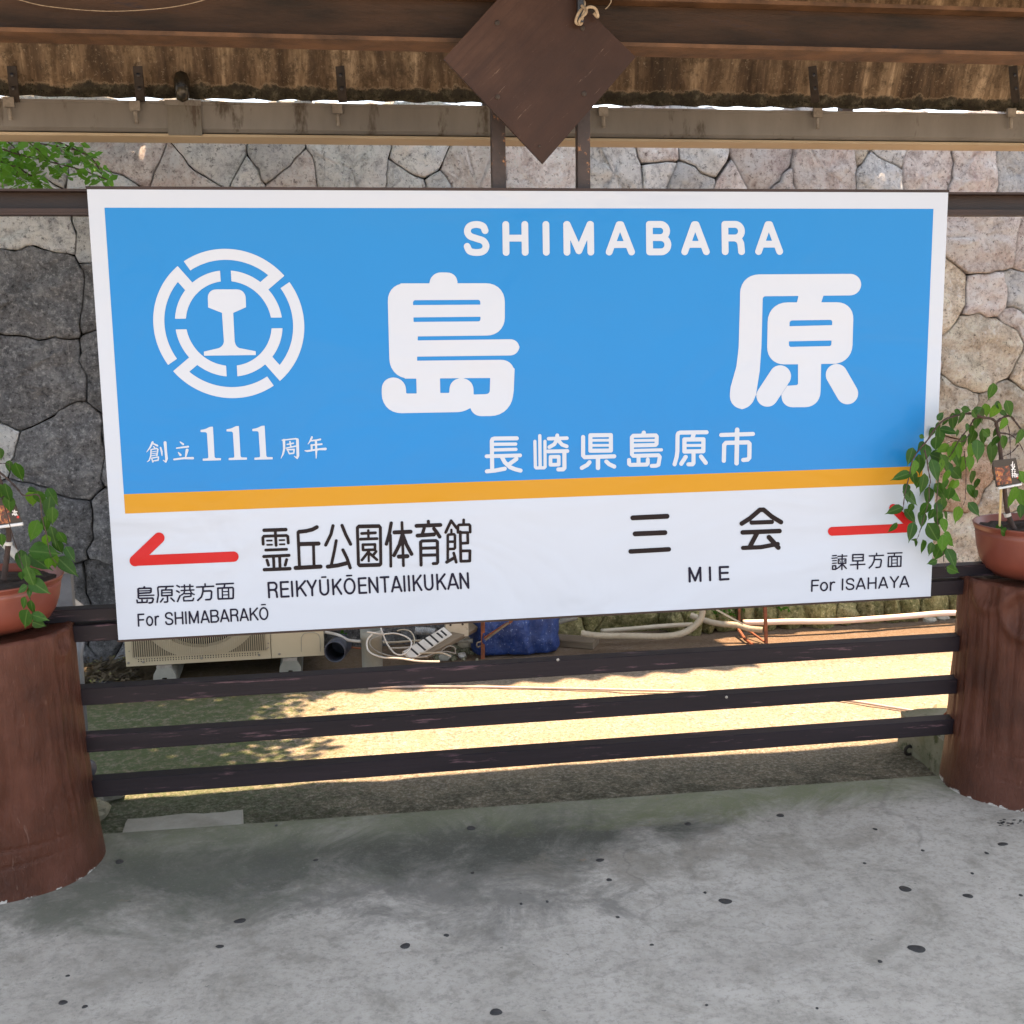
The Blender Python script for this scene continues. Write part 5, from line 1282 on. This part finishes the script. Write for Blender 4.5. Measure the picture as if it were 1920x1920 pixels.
cable([(175,232,1.95),(260,250,1.93),(330,285,1.92),(415,295,1.90)], .0115, M['white_pl'], 'thick white conduit running from the air conditioner unit to the grey pipe stub', 'conduit', 'conduit')
cable([(545,198,1.78),(560,240,1.76),(590,310,1.74),(640,372,1.70),(692,382,1.70),(735,350,1.74),(752,300,1.78),(715,262,1.80),(640,240,1.80),(560,245,1.78),(490,235,1.76),(455,230,1.76)], .0058, M['white_pl'], 'white cable making the widest loop in the tangle beside the grey pipe stub')
cable([(490,245,1.76),(460,280,1.75),(455,330,1.73),(480,370,1.70),(560,400,1.66),(680,408,1.62),(800,425,1.6),(940,428,1.58)], .0062, M['white_pl'], 'pale flat cable sweeping low round the front of the grey pipe stub')
cable([(560,250,1.80),(520,262,1.80),(478,285,1.79),(480,325,1.77),(540,368,1.72),(640,395,1.68),(760,402,1.66),(860,395,1.66)], .0042, M['cable_g'], 'thin grey cable nested inside the pale cable loop by the pipe stub')
cable([(655,225,1.90),(690,215,1.9),(740,225,1.88),(768,262,1.86),(768,315,1.84),(730,355,1.80),(800,370,1.76),(880,370,1.74),(960,372,1.72),(1015,395,1.70)], .0048, M['beige_pl'], 'beige cable curling past the striped board towards the rubble')
cable([(1045,375),(1040,335),(1000,325),(960,350),(955,372)], .0042, M['cable_g'], 'short grey cable end curled over the rubble beside the rusty post')
cable([(790,395),(860,388),(920,368),(985,362),(1050,375)], .0045, M['cable_g'], 'grey cable lying across the rubble left of the rusty post')
cable([(560,300,2.0),(640,300,2.0),(740,292,2.0),(830,288,2.0)], .0085, M['beige_pl'], 'beige pipe lying level behind the cable tangle', 'pipe', 'pipe')
cable([(600,340,1.92),(680,338,1.92),(765,332,1.92)], .0070, M['white_pl'], 'short pale pipe lying low behind the cable tangle', 'pipe', 'pipe')
cable([(300,330,1.98),(360,335,1.98),(415,342,1.97)], .0065, M['rust'], 'rusty rod on the ground between the open pipe end and the grey stub', 'rod', 'rod')
# ribbed silver hose piece
m_ = MB(); m_.hose([wp(*zJ((775,222)), 2.02), wp(*zJ((850,225)), 2.02), wp(*zJ((915,236)), 2.0)], .020, .0085, 16)
one('ribbed_duct', m_, mat("ribbed_silver_duct", (.40,.41,.42), (.30,.31,.32), rough=.4, metal=.2), 'short pale ribbed duct end lying behind the striped board', 'duct', False)
m_ = MB(); m_.hose([wp(*zJ((930,245)), 2.06), wp(*zJ((1030,285)), 2.04), wp(*zJ((1160,290)), 2.02)], .012, .007, 12)
one('ribbed_hose', m_, M['foot'], 'thin grey ribbed hose in the shade behind the plank and junction box', 'hose', False)
# white striped board and plank, box
a, b2 = wp(*zJ((722,392)), 1.72), wp(*zJ((992,228)), 1.95)
sb = thing('striped_board', 'narrow white board with black marks leaning up to the junction box', 'board', a)
m_ = MB(); m_.bar(a, b2, .055, .012, up=(0, -.75, .66), bev=.002); m_.build('board', M['white_pl'], sb)
for t_ in (.16, .34, .52, .66, .80, .90):
    c_ = a.lerp(b2, t_); d_ = (b2-a).normalized()
    m_ = MB(); m_.bar(c_-d_*.004+Vector((0,-.0055,.0052)), c_+d_*.006+Vector((0,-.0055,.0052)), .052 if t_ < .7 else .036, .003, up=(0, -.75, .66)); m_.build('black_mark', M['black'], sb)
a, b2 = wp(*zJ((835,375)), 1.80), wp(*zJ((1165,195)), 2.05)
m_ = MB(); m_.bar(a, b2, .050, .028, up=(0, -.6, .8), bev=.003); one('leaning_plank', m_, M['wood'], 'weathered plank leaning beneath the pale junction box', 'plank', False)
c_ = wp(*zJ((1056,210)), 1.96); jb = thing('junction_box', 'pale plastic junction box with two dark holes just below the sign', 'junction box', c_)
k1 = 76/3.556/FOC*(c_-Vector(CAM)).length
m_ = MB(); m_.box(c_.x-k1, c_.x+k1, 1.96, 2.03, c_.z-.038, c_.z+.045); m_.build('box', M['beige_pl'], jb)
for dx in (-.03, .026):
    m_ = MB(); m_.lathe((0,0,0), [(.0055, 0), (.0055, .001)], 10, cap1=True); m_.v = [(c_.x+dx+v[0], 1.9595-v[2], c_.z+.020+v[1]) for v in m_.v]; m_.build('hole', M['black'], jb)
# rubble
r7 = random.Random(9)
def rock(c, s, m_name, name, label, cat, parent=None, group=None, flatz=.7, seed=0):
    b_ = MB(); n, k = 10, 6
    for i in range(k+1):
        ph = math.pi*i/k
        for j in range(n):
            th = 2*math.pi*j/n; d = Vector((math.sin(ph)*math.cos(th), math.sin(ph)*math.sin(th), math.cos(ph)*flatz))
            d *= 1+.30*fbm(d.x*1.6+seed, d.y*1.6, d.z*1.6+seed, 3); b_.v.append((c[0]+d.x*s[0], c[1]+d.y*s[1], c[2]+d.z*s[2]))
    b_.f = [(i*n+j, i*n+(j+1) % n, (i+1)*n+(j+1) % n, (i+1)*n+j) for i in range(k) for j in range(n)]
    if parent is not None: return b_.build(name, M[m_name], parent)
    return one(name, b_, M[m_name], label, cat, False, group)
rb_ = MB()
for k in range(60):
    p = J((r7.uniform(880, 1190), r7.uniform(335, 425))); r_ = r7.uniform(.006, .02)
    b0 = len(rb_.v); n = 7
    for i in range(4):
        for j in range(n):
            ph = math.pi*(i+.5)/4; th = 2*math.pi*j/n+k; q = 1+.5*fbm(k+math.cos(th), math.sin(th), ph, 2)
            rb_.v.append((p.x+r_*q*math.sin(ph)*math.cos(th), p.y+r_*q*math.sin(ph)*math.sin(th), ZR+.006+r_*q*math.cos(ph)))
    rb_.f += [(b0+i*n+j, b0+i*n+(j+1) % n, b0+(i+1)*n+(j+1) % n, b0+(i+1)*n+j) for i in range(3) for j in range(n)]+[tuple(b0+j for j in range(n)), tuple(b0+3*n+j for j in reversed(range(n)))]
o = one('rubble', rb_, M['cblock'], None, None, False); tag(o, 'loose rubble heaped by the foot of the rusty post', 'rubble', kind='stuff')
c_ = J((1115,345)); m_ = MB(); m_.lathe((c_.x, c_.y, ZR), [(.012, .0), (.034, .01), (.040, .035), (.034, .055), (.012, .062)], 20, cap0=True, cap1=True); one('float_valve', m_, M['beige_pl'], 'pale round plastic knob lying in the rubble by the rusty post', 'knob')
c_ = J((1090,405)); rock((c_.x, c_.y, ZR+.012), (.022,.02,.022), 'white_pl', 'white_chip', 'small white stone chip in front of the rubble', 'stone', seed=4)
c_ = J((975,418)); rock((c_.x, c_.y, ZR+.015), (.034,.03,.028), 'slab', 'grey_chip', 'small grey concrete lump at the end of the pale flat cable', 'stone', seed=8)
# rusty angle-iron post and strut
ip = thing('rusty_post', 'orange rusty angle iron post with a slanting strut in front of the blue tarp', 'post', J((1228,415)))
yp = ip.location.y
m_ = MB(); m_.bar(J((1229,415)), wp(*zJ((1229,165)), yp), .017, .005, up=(0,1,0)); m_.bar(J((1218,415)), wp(*zJ((1218,165)), yp), .004, .018, up=(0,1,0)); m_.build('upright', M['rust'], ip)
m_ = MB(); m_.bar(wp(*zJ((1243,272)), yp-.01), wp(*zJ((1432,148)), yp-.01), .014, .005, up=(0,1,0)); m_.build('strut', M['rust'], ip)
m_ = MB(); m_.bar(wp(*zJ((1245,285)), yp-.016), wp(*zJ((1400,170)), yp-.016), .008, .004, up=(0,1,0)); m_.build('strut', M['wood'], ip)
m_ = MB(); m_.tube(spline([wp(*zJ((1215,295)), yp-.01), wp(*zJ((1190,305)), yp-.02), wp(*zJ((1190,330)), yp-.02), wp(*zJ((1212,325)), yp-.02)], 5), .0035, 6); m_.build('wire_hook', M['wood'], ip)
# blue tarp bundle: draped, creased cloth
tb = MB(); nx, nz = 60, 26
q0, q1 = J((1180,330)), J((1745,300)); yT = 2.02
xa, xb = wp(*zJ((1172,250)), yT).x, wp(*zJ((1748,250)), yT).x
for i in range(nx+1):
    u = i/nx
    for j in range(nz+1):
        v = j/nz
        x = xa+(xb-xa)*u+.02*fbm(u*3, v*3, 1, 3); bottom = ZR+.005+.028*math.sin(math.pi*u)**.5*0+.015*fbm(u*5, 0, 9, 2)+.02*(1-u)*0
        z = ZR+.015+.34*v+.012*fbm(u*6, v*3, 3, 3)*v
        y = yT+.10*v-.055*math.sin(math.pi*v)-.03*fbm(u*4, v*2, 7, 4)-.018*abs(math.sin(u*9+2*v+2*fbm(u*2, v, 5, 2)))
        edge = min(u, 1-u); y += .07*max(0, 1-edge*9)**2
        tb.v.append((x, y, z))
tb.f = [(i*(nz+1)+j, (i+1)*(nz+1)+j, (i+1)*(nz+1)+j+1, i*(nz+1)+j+1) for i in range(nx) for j in range(nz)]
# back sheet and closing faces so that the bundle has a body
nv = len(tb.v); tb.v += [(x, 2.26, z) for x, y, z in tb.v[:nv]]
tb.f += [(nv+i*(nz+1)+j+1, nv+(i+1)*(nz+1)+j+1, nv+(i+1)*(nz+1)+j, nv+i*(nz+1)+j) for i in range(nx) for j in range(nz)]
for i in range(nx): tb.f += [(i*(nz+1)+nz, (i+1)*(nz+1)+nz, nv+(i+1)*(nz+1)+nz, nv+i*(nz+1)+nz), ((i+1)*(nz+1), i*(nz+1), nv+i*(nz+1), nv+(i+1)*(nz+1))]
for j in range(nz): tb.f += [(j+1, nv+j+1, nv+j, j), (nx*(nz+1)+j, nv+nx*(nz+1)+j, nv+nx*(nz+1)+j+1, nx*(nz+1)+j+1)]
one('blue_tarp', tb, M['tarp'], 'creased blue tarpaulin bundle hanging below the middle of the sign', 'tarp')
zK = T(1000, 1100, 3.0)
def K(p, y=None, r=0.0):
    px, py = zK(p)[:2]
    return gp(px, py, ZR+r) if y is None else wp(px, py, y)
def hull_plank(a, b_, w, h, label, nm='old_plank'):
    m_ = MB(); m_.bar(a, b_, w, h, up=(0,0,1), bev=.004); return one(nm, m_, M['wood'], label, 'plank', False)
a, b2 = K((130,300), None, .02), K((352,318), None, .02)
hull_plank(a, b2, .11, .036, 'weathered plank poking out from under the blue tarp')
hull_plank(K((60,335), None, .012)+Vector((0,.12,0)), K((330,350), None, .012)+Vector((0,.10,0)), .07, .02, 'thin splintered plank lying flat in front of the ribbed hose')
# ribbed hoses
m_ = MB(); m_.hose([K((270,262), 2.02), K((360,275), 2.0), K((520,277), 1.98), K((700,280), 1.95), K((820,268), 1.94), K((890,235), 1.96), K((935,190), 1.98), K((955,135), 2.0)], .0165, .0062, 14)
one('ribbed_hose', m_, M['beige_pl'], 'long cream ribbed hose lying right of the tarp and bending up under the sign', 'hose', False)
m_ = MB(); m_.hose([K((885,160), 2.12), K((985,195), 2.08), K((1060,210), 2.06), K((1140,215), 2.04), K((1210,235), 2.02), K((1288,243), 2.0)], .0155, .0062, 14)
one('ribbed_hose', m_, M['beige_pl'], 'shorter cream ribbed hose running behind the rusty stand', 'hose', False)
m_ = MB(); m_.hose([K((140,200), 2.1), K((190,185), 2.1), K((245,172), 2.1)], .014, .006, 12); one('ribbed_hose', m_, M['foot'], 'grey ribbed hose end showing right beside the blue tarp', 'hose', False)
m_ = MB(); m_.tube(spline([K((380,250), 2.1), K((560,236), 2.1), K((720,222), 2.1), K((895,212), 2.1)], 6), .011, 10); one('long_pipe', m_, M['beige_pl'], 'slim cream pipe lying behind the long ribbed hose', 'pipe')
W = spline([K((1180,202), 2.14), K((1320,200), 2.12), K((1450,196), 2.11), K((1700,194), 2.10), K((1920,180), 2.11), K((2120,165), 2.12), K((2300,150), 2.12), K((2450,148), 2.12), K((2900,150), 2.12)], 8)
m_ = MB(); m_.tube(W, .0145, 14); one('long_pipe', m_, mat("pinkish_pvc_pipe", (.66,.55,.48), (.58,.46,.39), rough=.4, scale=5, b=.05), 'long pinkish white pipe along the foot of the stone wall', 'pipe')
# rusty frame
rf = thing('rusty_stand', 'rusty steel stand with two uprights and crossed feet near the middle right', 'stand', K((1310,325)))
yf = K((1310,325)).y
m_ = MB(); m_.bar(K((1310,325)), wp(*zK((1302,60)), yf), .014, .013, up=(0,1,0)); m_.build('upright', M['rust'], rf)
m_ = MB(); m_.bar(wp(*zK((1158,215)), yf+.25), wp(*zK((1157,60)), yf+.25), .012, .011, up=(0,1,0)); m_.build('upright', M['rust'], rf)
m_ = MB(); m_.tube([wp(*zK((1146,228)), yf+.2), wp(*zK((1190,295)), yf+.05), K((1235,325), None, .012)], .0075, 8); m_.build('foot', M['rust'], rf)
m_ = MB(); m_.tube([wp(*zK((1150,205)), yf+.22), wp(*zK((1230,260)), yf+.1), K((1300,310), None, .012)], .0055, 8); m_.build('brace', M['rust'], rf)
m_ = MB(); m_.bar(wp(*zK((1028,128)), 1.95), wp(*zK((1180,212)), 1.9), .008, .007, up=(0,1,0)); one('thin_stick', m_, M['beige_pl'], 'thin pale stick slanting down to the rusty stand', 'stick', False)
c_ = gp(1742, 1166, ZR); rock((c_.x, c_.y, ZR+.012), (.036,.03,.022), 'slab', 'pebble', 'left one of two pale pebbles beside the long pipe', 'stone', seed=2)
c_ = gp(1769, 1163, ZR); rock((c_.x, c_.y, ZR+.014), (.036,.03,.026), 'slab', 'pebble', 'right one of two pale pebbles beside the long pipe', 'stone', seed=6)
# conduit lying on the ground across the middle
W = spline([gp(690,1291,ZR+.008), gp(760,1288,ZR+.008), gp(900,1288,ZR+.008), gp(1050,1291,ZR+.008), gp(1200,1294,ZR+.008), gp(1330,1297,ZR+.008), gp(1500,1303,ZR+.008), gp(1600,1315,ZR+.008), gp(1670,1326,ZR+.008), gp(1748,1338,ZR+.010)], 6)
m_ = MB(); m_.tube(W, .0056, 10); one('ground_conduit', m_, mat("pale_mauve_conduit", (.50,.42,.40), (.34,.24,.19), rough=.5, scale=6, b=.1), 'long thin pale conduit lying across the sunlit ground', 'conduit')
jx = gp(1760, 1343, ZR); cj = thing('pipe_joint', 'pale triangular cement lump holding the conduit end by the right stump', 'cement lump', jx)
m_ = MB(); a0, a1, a2_, a3 = gp(1738,1352,ZR), gp(1745,1330,ZR), gp(1800,1338,ZR), gp(1812,1356,ZR)
m_.add([a0, a1, a2_, a3, a0.lerp(a2_, .3)+Vector((0,0,.03)), a1.lerp(a2_, .2)+Vector((0,0,.028)), a2_.lerp(a0, .2)+Vector((0,0,.03)), a3.lerp(a0, .2)+Vector((0,0,.026))], [(0,1,5,4),(1,2,6,5),(2,3,7,6),(3,0,4,7),(4,5,6,7)]); m_.build('lump', M['cblock'], cj)
a = gp(1783, 1340, ZR+.03); m_ = MB(); m_.lathe((a.x, a.y, ZR+.02), [(.030, 0), (.030, .018), (.022, .018), (.020, .003)], 18, cap1=True); m_.build('socket', M['cblock'], cj)
# anchor rod with an eye
er = thing('anchor_rod', 'thin rusty anchor rod running from the right stump down to an eye bolt', 'rod', gp(1705, 1408, ZR))
m_ = MB(); m_.tube([wp(1816,1296,.30), gp(1709,1403,ZR+.02)], .0048, 7); m_.build('rod', M['rust'], er)
c_ = gp(1705, 1407, ZR+.018); m_ = MB(); m_.tube([c_+Vector((.016*math.cos(a), 0, .016*math.sin(a))) for a in [2*math.pi*k/12 for k in range(13)]], .006, 7); m_.build('eye', M['darksteel'], er)
# concrete footing behind the right stump
q = [gp(1738,1386,.10), gp(1812,1380,.10)]
f0, f1 = gp(1733,1440,ZR), gp(1775,1474,ZR)
m_ = MB()
def noisy_box(x0, x1, y0, y1, z0, z1, amp, seed, n=6):
    b_ = MB()
    idx = {}
    def vert(i, j, k):
        if (i, j, k) not in idx:
            x, y, z = x0+(x1-x0)*i/n, y0+(y1-y0)*j/n, z0+(z1-z0)*k/n
            d = Vector((fbm(x*9, y*9, z*9+seed, 3), fbm(x*9+5, y*9, z*9+seed, 3), fbm(x*9, y*9+5, z*9+seed, 3)))*amp
            idx[(i, j, k)] = len(b_.v); b_.v.append((x+d.x, y+d.y, z+d.z))
        return idx[(i, j, k)]
    for a in range(n):
        for c in range(n):
            b_.f += [(vert(a,c,0), vert(a,c+1,0), vert(a+1,c+1,0), vert(a+1,c,0)), (vert(a,c,n), vert(a+1,c,n), vert(a+1,c+1,n), vert(a,c+1,n)),
                     (vert(a,0,c), vert(a+1,0,c), vert(a+1,0,c+1), vert(a,0,c+1)), (vert(a,n,c), vert(a,n,c+1), vert(a+1,n,c+1), vert(a+1,n,c)),
                     (vert(0,a,c), vert(0,a,c+1), vert(0,a+1,c+1), vert(0,a+1,c)), (vert(n,a,c), vert(n,a+1,c), vert(n,a+1,c+1), vert(n,a,c+1))]
    return b_
bx = noisy_box(gp(1740,1440,ZR).x, gp(1740,1440,ZR).x+.55, edge_y(1.4)+.012, gp(1745,1400,ZR).y+.02, ZR-.02, .055, .014, 4, 10)
one('footing_block', bx, M['cblock'], 'crumbling concrete footing block behind the foot of the right stump', 'concrete block', False)
# left: pale slab, rubble corner, pipe stubs
s0, s1 = gp(232, 1560, -.02), gp(452, 1545, -.02)
bx = noisy_box(s0.x, s1.x, edge_y(-.9)+.010, edge_y(-.9)+.135, ZR-.02, -.012, .005, 7, 12)
one('kerb_slab', bx, M['slab'], 'pale narrow concrete strip along the platform edge beside the left stump', 'concrete strip', False)
c_ = gp(208, 1498, ZR); rock((c_.x, c_.y, ZR+.03), (.055,.05,.055), 'slab', 'rock', 'rounded pale rock by the foot of the left stump', 'rock', seed=1)
c_ = gp(190, 1535, ZR); rock((c_.x-.02, c_.y+.02, ZR+.02), (.05,.05,.05), 'cblock', 'rock', 'dark mossy rock between the pale rock and the left stump', 'rock', seed=3)
c_ = gp(165, 1545, ZR); rock((c_.x-.03, c_.y+.05, ZR+.03), (.06,.06,.06), 'cblock', 'rock', 'dark rock half hidden behind the left stump', 'rock', seed=12)
c_ = wp(167, 1440, .42); m_ = MB(); rr_ = .022
m_.tube([c_+Vector((-.05, .03, 0)), c_+Vector((0, -.02, 0)), c_+Vector((.002, -.022, 0))], [rr_*1.5, rr_*1.5, rr_*1.35], 18); m_.tube([Vector((c_.x-.03, c_.y+.01, ZR)), Vector((c_.x-.03, c_.y+.01, c_.z-.03))], .02, 10)
one('pipe_elbow', m_, M['pvcdark'], 'dark pipe elbow peeping out behind the left stump between the lowest rails', 'pipe')
c_ = wp(146, 1218, 1.1); m_ = MB(); m_.tube([Vector((c_.x+.012, 1.1, c_.z+.04)), Vector((c_.x, 1.1, c_.z-.02)), Vector((c_.x-.004, 1.11, ZR))], .016, 12)
one('pipe_stub', m_, M['pvcgrey'], 'bluish pipe end behind the top of the left stump', 'pipe')
m_ = MB(); m_.tube(spline([gp(130,1268,ZR+.012), gp(175,1277,ZR+.012), gp(215,1283,ZR+.012)], 5), .011, 8); one('black_tube', m_, M['black'], 'glossy black tube on the leaf litter left of the air conditioner unit', 'tube')
# grey channel and white pipes above the rail at the left
c_ = thing('bracket_channel', 'grey steel channel piece standing behind the left flower pot', 'bracket', wp(125, 1140, .62))
m_ = MB(); a, b2 = wp(118, 1075, .62), wp(139, 1168, .62); m_.box(a.x-.05, b2.x, .62, .626, b2.z-.02, a.z); m_.box(b2.x-.004, b2.x, .626, .66, b2.z-.02, a.z); m_.build('plate', M['pvcgrey'], c_)
m_ = MB(); m_.box(a.x-.05, b2.x+.004, .612, .665, a.z, a.z+.010); m_.build('lip', M['galv'], c_)
m_ = MB(); m_.tube([wp(-60, 950, .9), wp(40, 1050, .88), wp(80, 1085, .87), wp(175, 1160, .85)], .0150, 12); one('slanting_pipe', m_, M['white_pl'], 'thick white pipe slanting down behind the left flower pot', 'pipe')
# leaf litter (uncountable) in the left corner
lt = MB(); r9 = random.Random(4)
for k in range(1400):
    px, py = r9.uniform(110, 262), r9.uniform(1196, 1292)
    if r9.random() > 1-(px-110)/400: continue
    p = gp(px, py, ZR); 
    if p.y > 2.3: continue
    s_ = r9.uniform(.010, .026); a = r9.uniform(0, 6.3); t1, t2 = r9.uniform(-.5, .5), r9.uniform(-.5, .5); z = ZR+.008+r9.uniform(0, .03)
    vv = [(-s_, 0), (-s_*.1, s_*.45), (s_, 0), (0, -s_*.45)]
    lt.add([(p.x+x*math.cos(a)-y*math.sin(a), p.y+x*math.sin(a)+y*math.cos(a), z+x*t1+y*t2) for x, y in vv], [(0,1,2,3)])
o = lt.build('leaf_litter', M['litterleaf'], smooth=False, kind='stuff'); tag(o, 'dead and fallen leaves heaped in the corner left of the air conditioner unit', 'leaf litter')
# ivy sprigs at the wall foot
iv = MB()
for cx_, cy_ in ((1375,1142),(1465,1140),(1345,1150),(640,1185)):
    for k in range(14):
        p = wp(cx_+r9.gauss(0, 9), cy_+r9.gauss(0, 7), 2.24); s_ = r9.uniform(.008, .018); a = r9.uniform(0, 6.3)
        iv.add([(p.x+s_*math.cos(a), p.y-.01, p.z+s_*math.sin(a)), (p.x+s_*.5*math.cos(a+1.6), p.y-.02, p.z+s_*.5*math.sin(a+1.6)), (p.x-s_*math.cos(a), p.y, p.z-s_*math.sin(a)), (p.x+s_*.5*math.cos(a-1.6), p.y-.006, p.z+s_*.5*math.sin(a-1.6))], [(0,1,2,3)])
o = iv.build('wall_weeds', M['tleaf'], kind='stuff'); tag(o, 'small green weeds sprouting along the foot of the stone wall', 'weeds')
# mossy stones added along the right wall foot for alternating sunlit and dark patches
fw = thing('added_foot_stones', 'row of low mossy stones added along the wall foot on the right to catch sun between dark gaps', 'footing', (2.2, 2.22, ZR))
x = 1.05; k = 0
while x < 4.2:
    w = r9.uniform(.06, .17)
    rock((x+w/2, 2.29+r9.uniform(-.02, .02), ZR+.05), (w*.58, .085, r9.uniform(.06, .13)), 'st_moss', 'stone', None, None, parent=fw, flatz=1.0, seed=k*3.1); x += w*1.02; k += 1

# ------------------------------------------------------------------ tree on the terrace (left), its crown hanging over the wall
tr = thing('leafy_tree', 'bright green leafy tree overhanging the wall at the upper left', 'tree', (-1.7, 2.62, 2.44))
tk = MB(); tk.tube(spline([(-1.7,2.62,2.42),(-1.68,2.55,2.7),(-1.6,2.3,3.0),(-1.5,1.9,3.4)], 6), [.12-.07*i/18 for i in range(19)], 12)
tk.build('trunk', M['bark'], tr, smooth=True)
r3 = random.Random(77)
limbs = []
for tgt in [(-.3,1.6,3.25),(-.1,1.2,3.2),(-.5,1.1,3.2),(-.05,1.8,3.2),(-.8,1.4,3.3),(-.45,1.75,3.1),(-.35,.9,3.2),(-.9,1.0,3.1),(-2.4,1.5,3.2),(-2.9,1.9,3.3),(-2.0,1.3,3.4),(-1.3,1.6,3.4),(-1.3,1.1,3.1),(-2.6,1.0,3.0)]:
    s0_ = Vector((-1.65, 2.4, 2.75+r3.random()*.2)); mid = s0_.lerp(Vector(tgt), .5)+Vector((0, 0, .25))
    b_ = MB(); P_ = spline([s0_, mid, Vector(tgt)], 6); b_.tube(P_, [.045-.036*i/(len(P_)-1) for i in range(len(P_))], 7); b_.build('limb', M['bark'], tr, smooth=True); limbs.append(P_)
cr_ = MB()
def tleaf(c, s, down=.3):
    a = r3.uniform(0, 6.3); d = Vector((math.cos(a), math.sin(a), r3.uniform(-.9, down))).normalized(); n_ = Vector((r3.gauss(0, .6), r3.gauss(0, .6), 1)).normalized(); w = d.cross(n_).normalized(); n2 = w.cross(d)
    c = Vector(c)
    cr_.add([c, c+d*s*.35+w*s*.27+n2*s*.04, c+d*s*.75+w*s*.17, c+d*s, c+d*s*.75-w*s*.17, c+d*s*.35-w*s*.27+n2*s*.04], [(0,1,2,3), (0,3,4,5)])
cl = []
for P_ in limbs:
    for p in P_[5:]:
        for k in range(3): cl.append(p+Vector((r3.gauss(0, .22), r3.gauss(0, .22), r3.gauss(0, .12))))
for c in cl:
    for k in range(70):
        p = c+Vector((r3.gauss(0, .13), r3.gauss(0, .13), r3.gauss(0, .09)))
        if p.z < 2.75 and p.y < 1.3 or p.x > .22+.1*r3.random() or (p.y > 1.95 and p.z > 3.45) or p.y-.131*(p.z+.08) < .74: continue
        tleaf(p, r3.uniform(.05, .085))
cr_.build('crown', M['tleaf'], tr)
# low sprays seen just below the gutter
cr_ = MB(); tw = MB()
for (pts, n_) in [([(-60,255),(20,285),(80,300),(150,318),(205,338)],60), ([(-60,240),(10,262),(80,270),(150,285),(185,312)],60), ([(-40,270),(10,300),(50,325),(70,350)],60), ([(-60,300),(0,320),(40,345)],50), ([(40,255),(70,280),(100,300),(120,320)],45), ([(90,258),(130,275),(170,295),(190,325)],40), ([(-20,250),(20,270),(40,300),(30,330)],50), ([(-50,290),(-10,300),(20,310),(60,330)],50)]:
    yd = r3.uniform(1.55, 2.2); W = spline([wp(x, y, yd+.1*i) for i, (x, y) in enumerate(pts)], 8); tw.tube(W, .003, 5)
    for k in range(int(n_*.9)):
        p = W[min(len(W)-1, int(len(W)*r3.random()**.8))]+Vector((r3.gauss(0, .028), r3.gauss(0, .05), r3.gauss(0, .022))); tleaf(p, r3.uniform(.035, .062), -.1)
cr_.build('low_leaves', M['tleaf'], tr, kind='stuff'); tw.build('low_twigs', M['bark'], tr, kind='stuff')
# ------------------------------------------------------------------ unseen canopy added above the wall to cast scalloped shade on the ground
cz, cy0, cx1 = 3.60, 2.09, 2.32
sc = thing('added_shade_canopy', 'unseen corrugated canopy on posts, added above the stone wall to shade the ground', 'canopy', (0, cy0, cz))
m_ = MB(); n = 240; x0_ = .10
for y in (cy0, cy0+.5, 4.2):
    for i in range(n+1):
        x = x0_+(cx1-x0_)*i/n; m_.v.append((x, y+(.0 if y > cy0 else .03*math.sin(2*math.pi*x/.20)), cz+.22*(y-cy0)+.022*math.sin(2*math.pi*x/.20)))
nv = len(m_.v); m_.v += [(v[0], v[1], v[2]+.004) for v in m_.v]
m_.f = [(j*(n+1)+i, j*(n+1)+i+1, (j+1)*(n+1)+i+1, (j+1)*(n+1)+i) for j in range(2) for i in range(n)]
m_.f += [(nv+(j+1)*(n+1)+i, nv+(j+1)*(n+1)+i+1, nv+j*(n+1)+i+1, nv+j*(n+1)+i) for j in range(2) for i in range(n)]+[(i+1, i, nv+i, nv+i+1) for i in range(n)]
m_.build('roof_sheet', M['corr'], sc, smooth=True)
for x in (.25, 1.2, 2.15):
    m_ = MB(); m_.box(x-.03, x+.03, 2.75, 2.81, 2.43, cz+.22*(2.78-cy0)-.025); m_.build('post', M['beam'], sc)
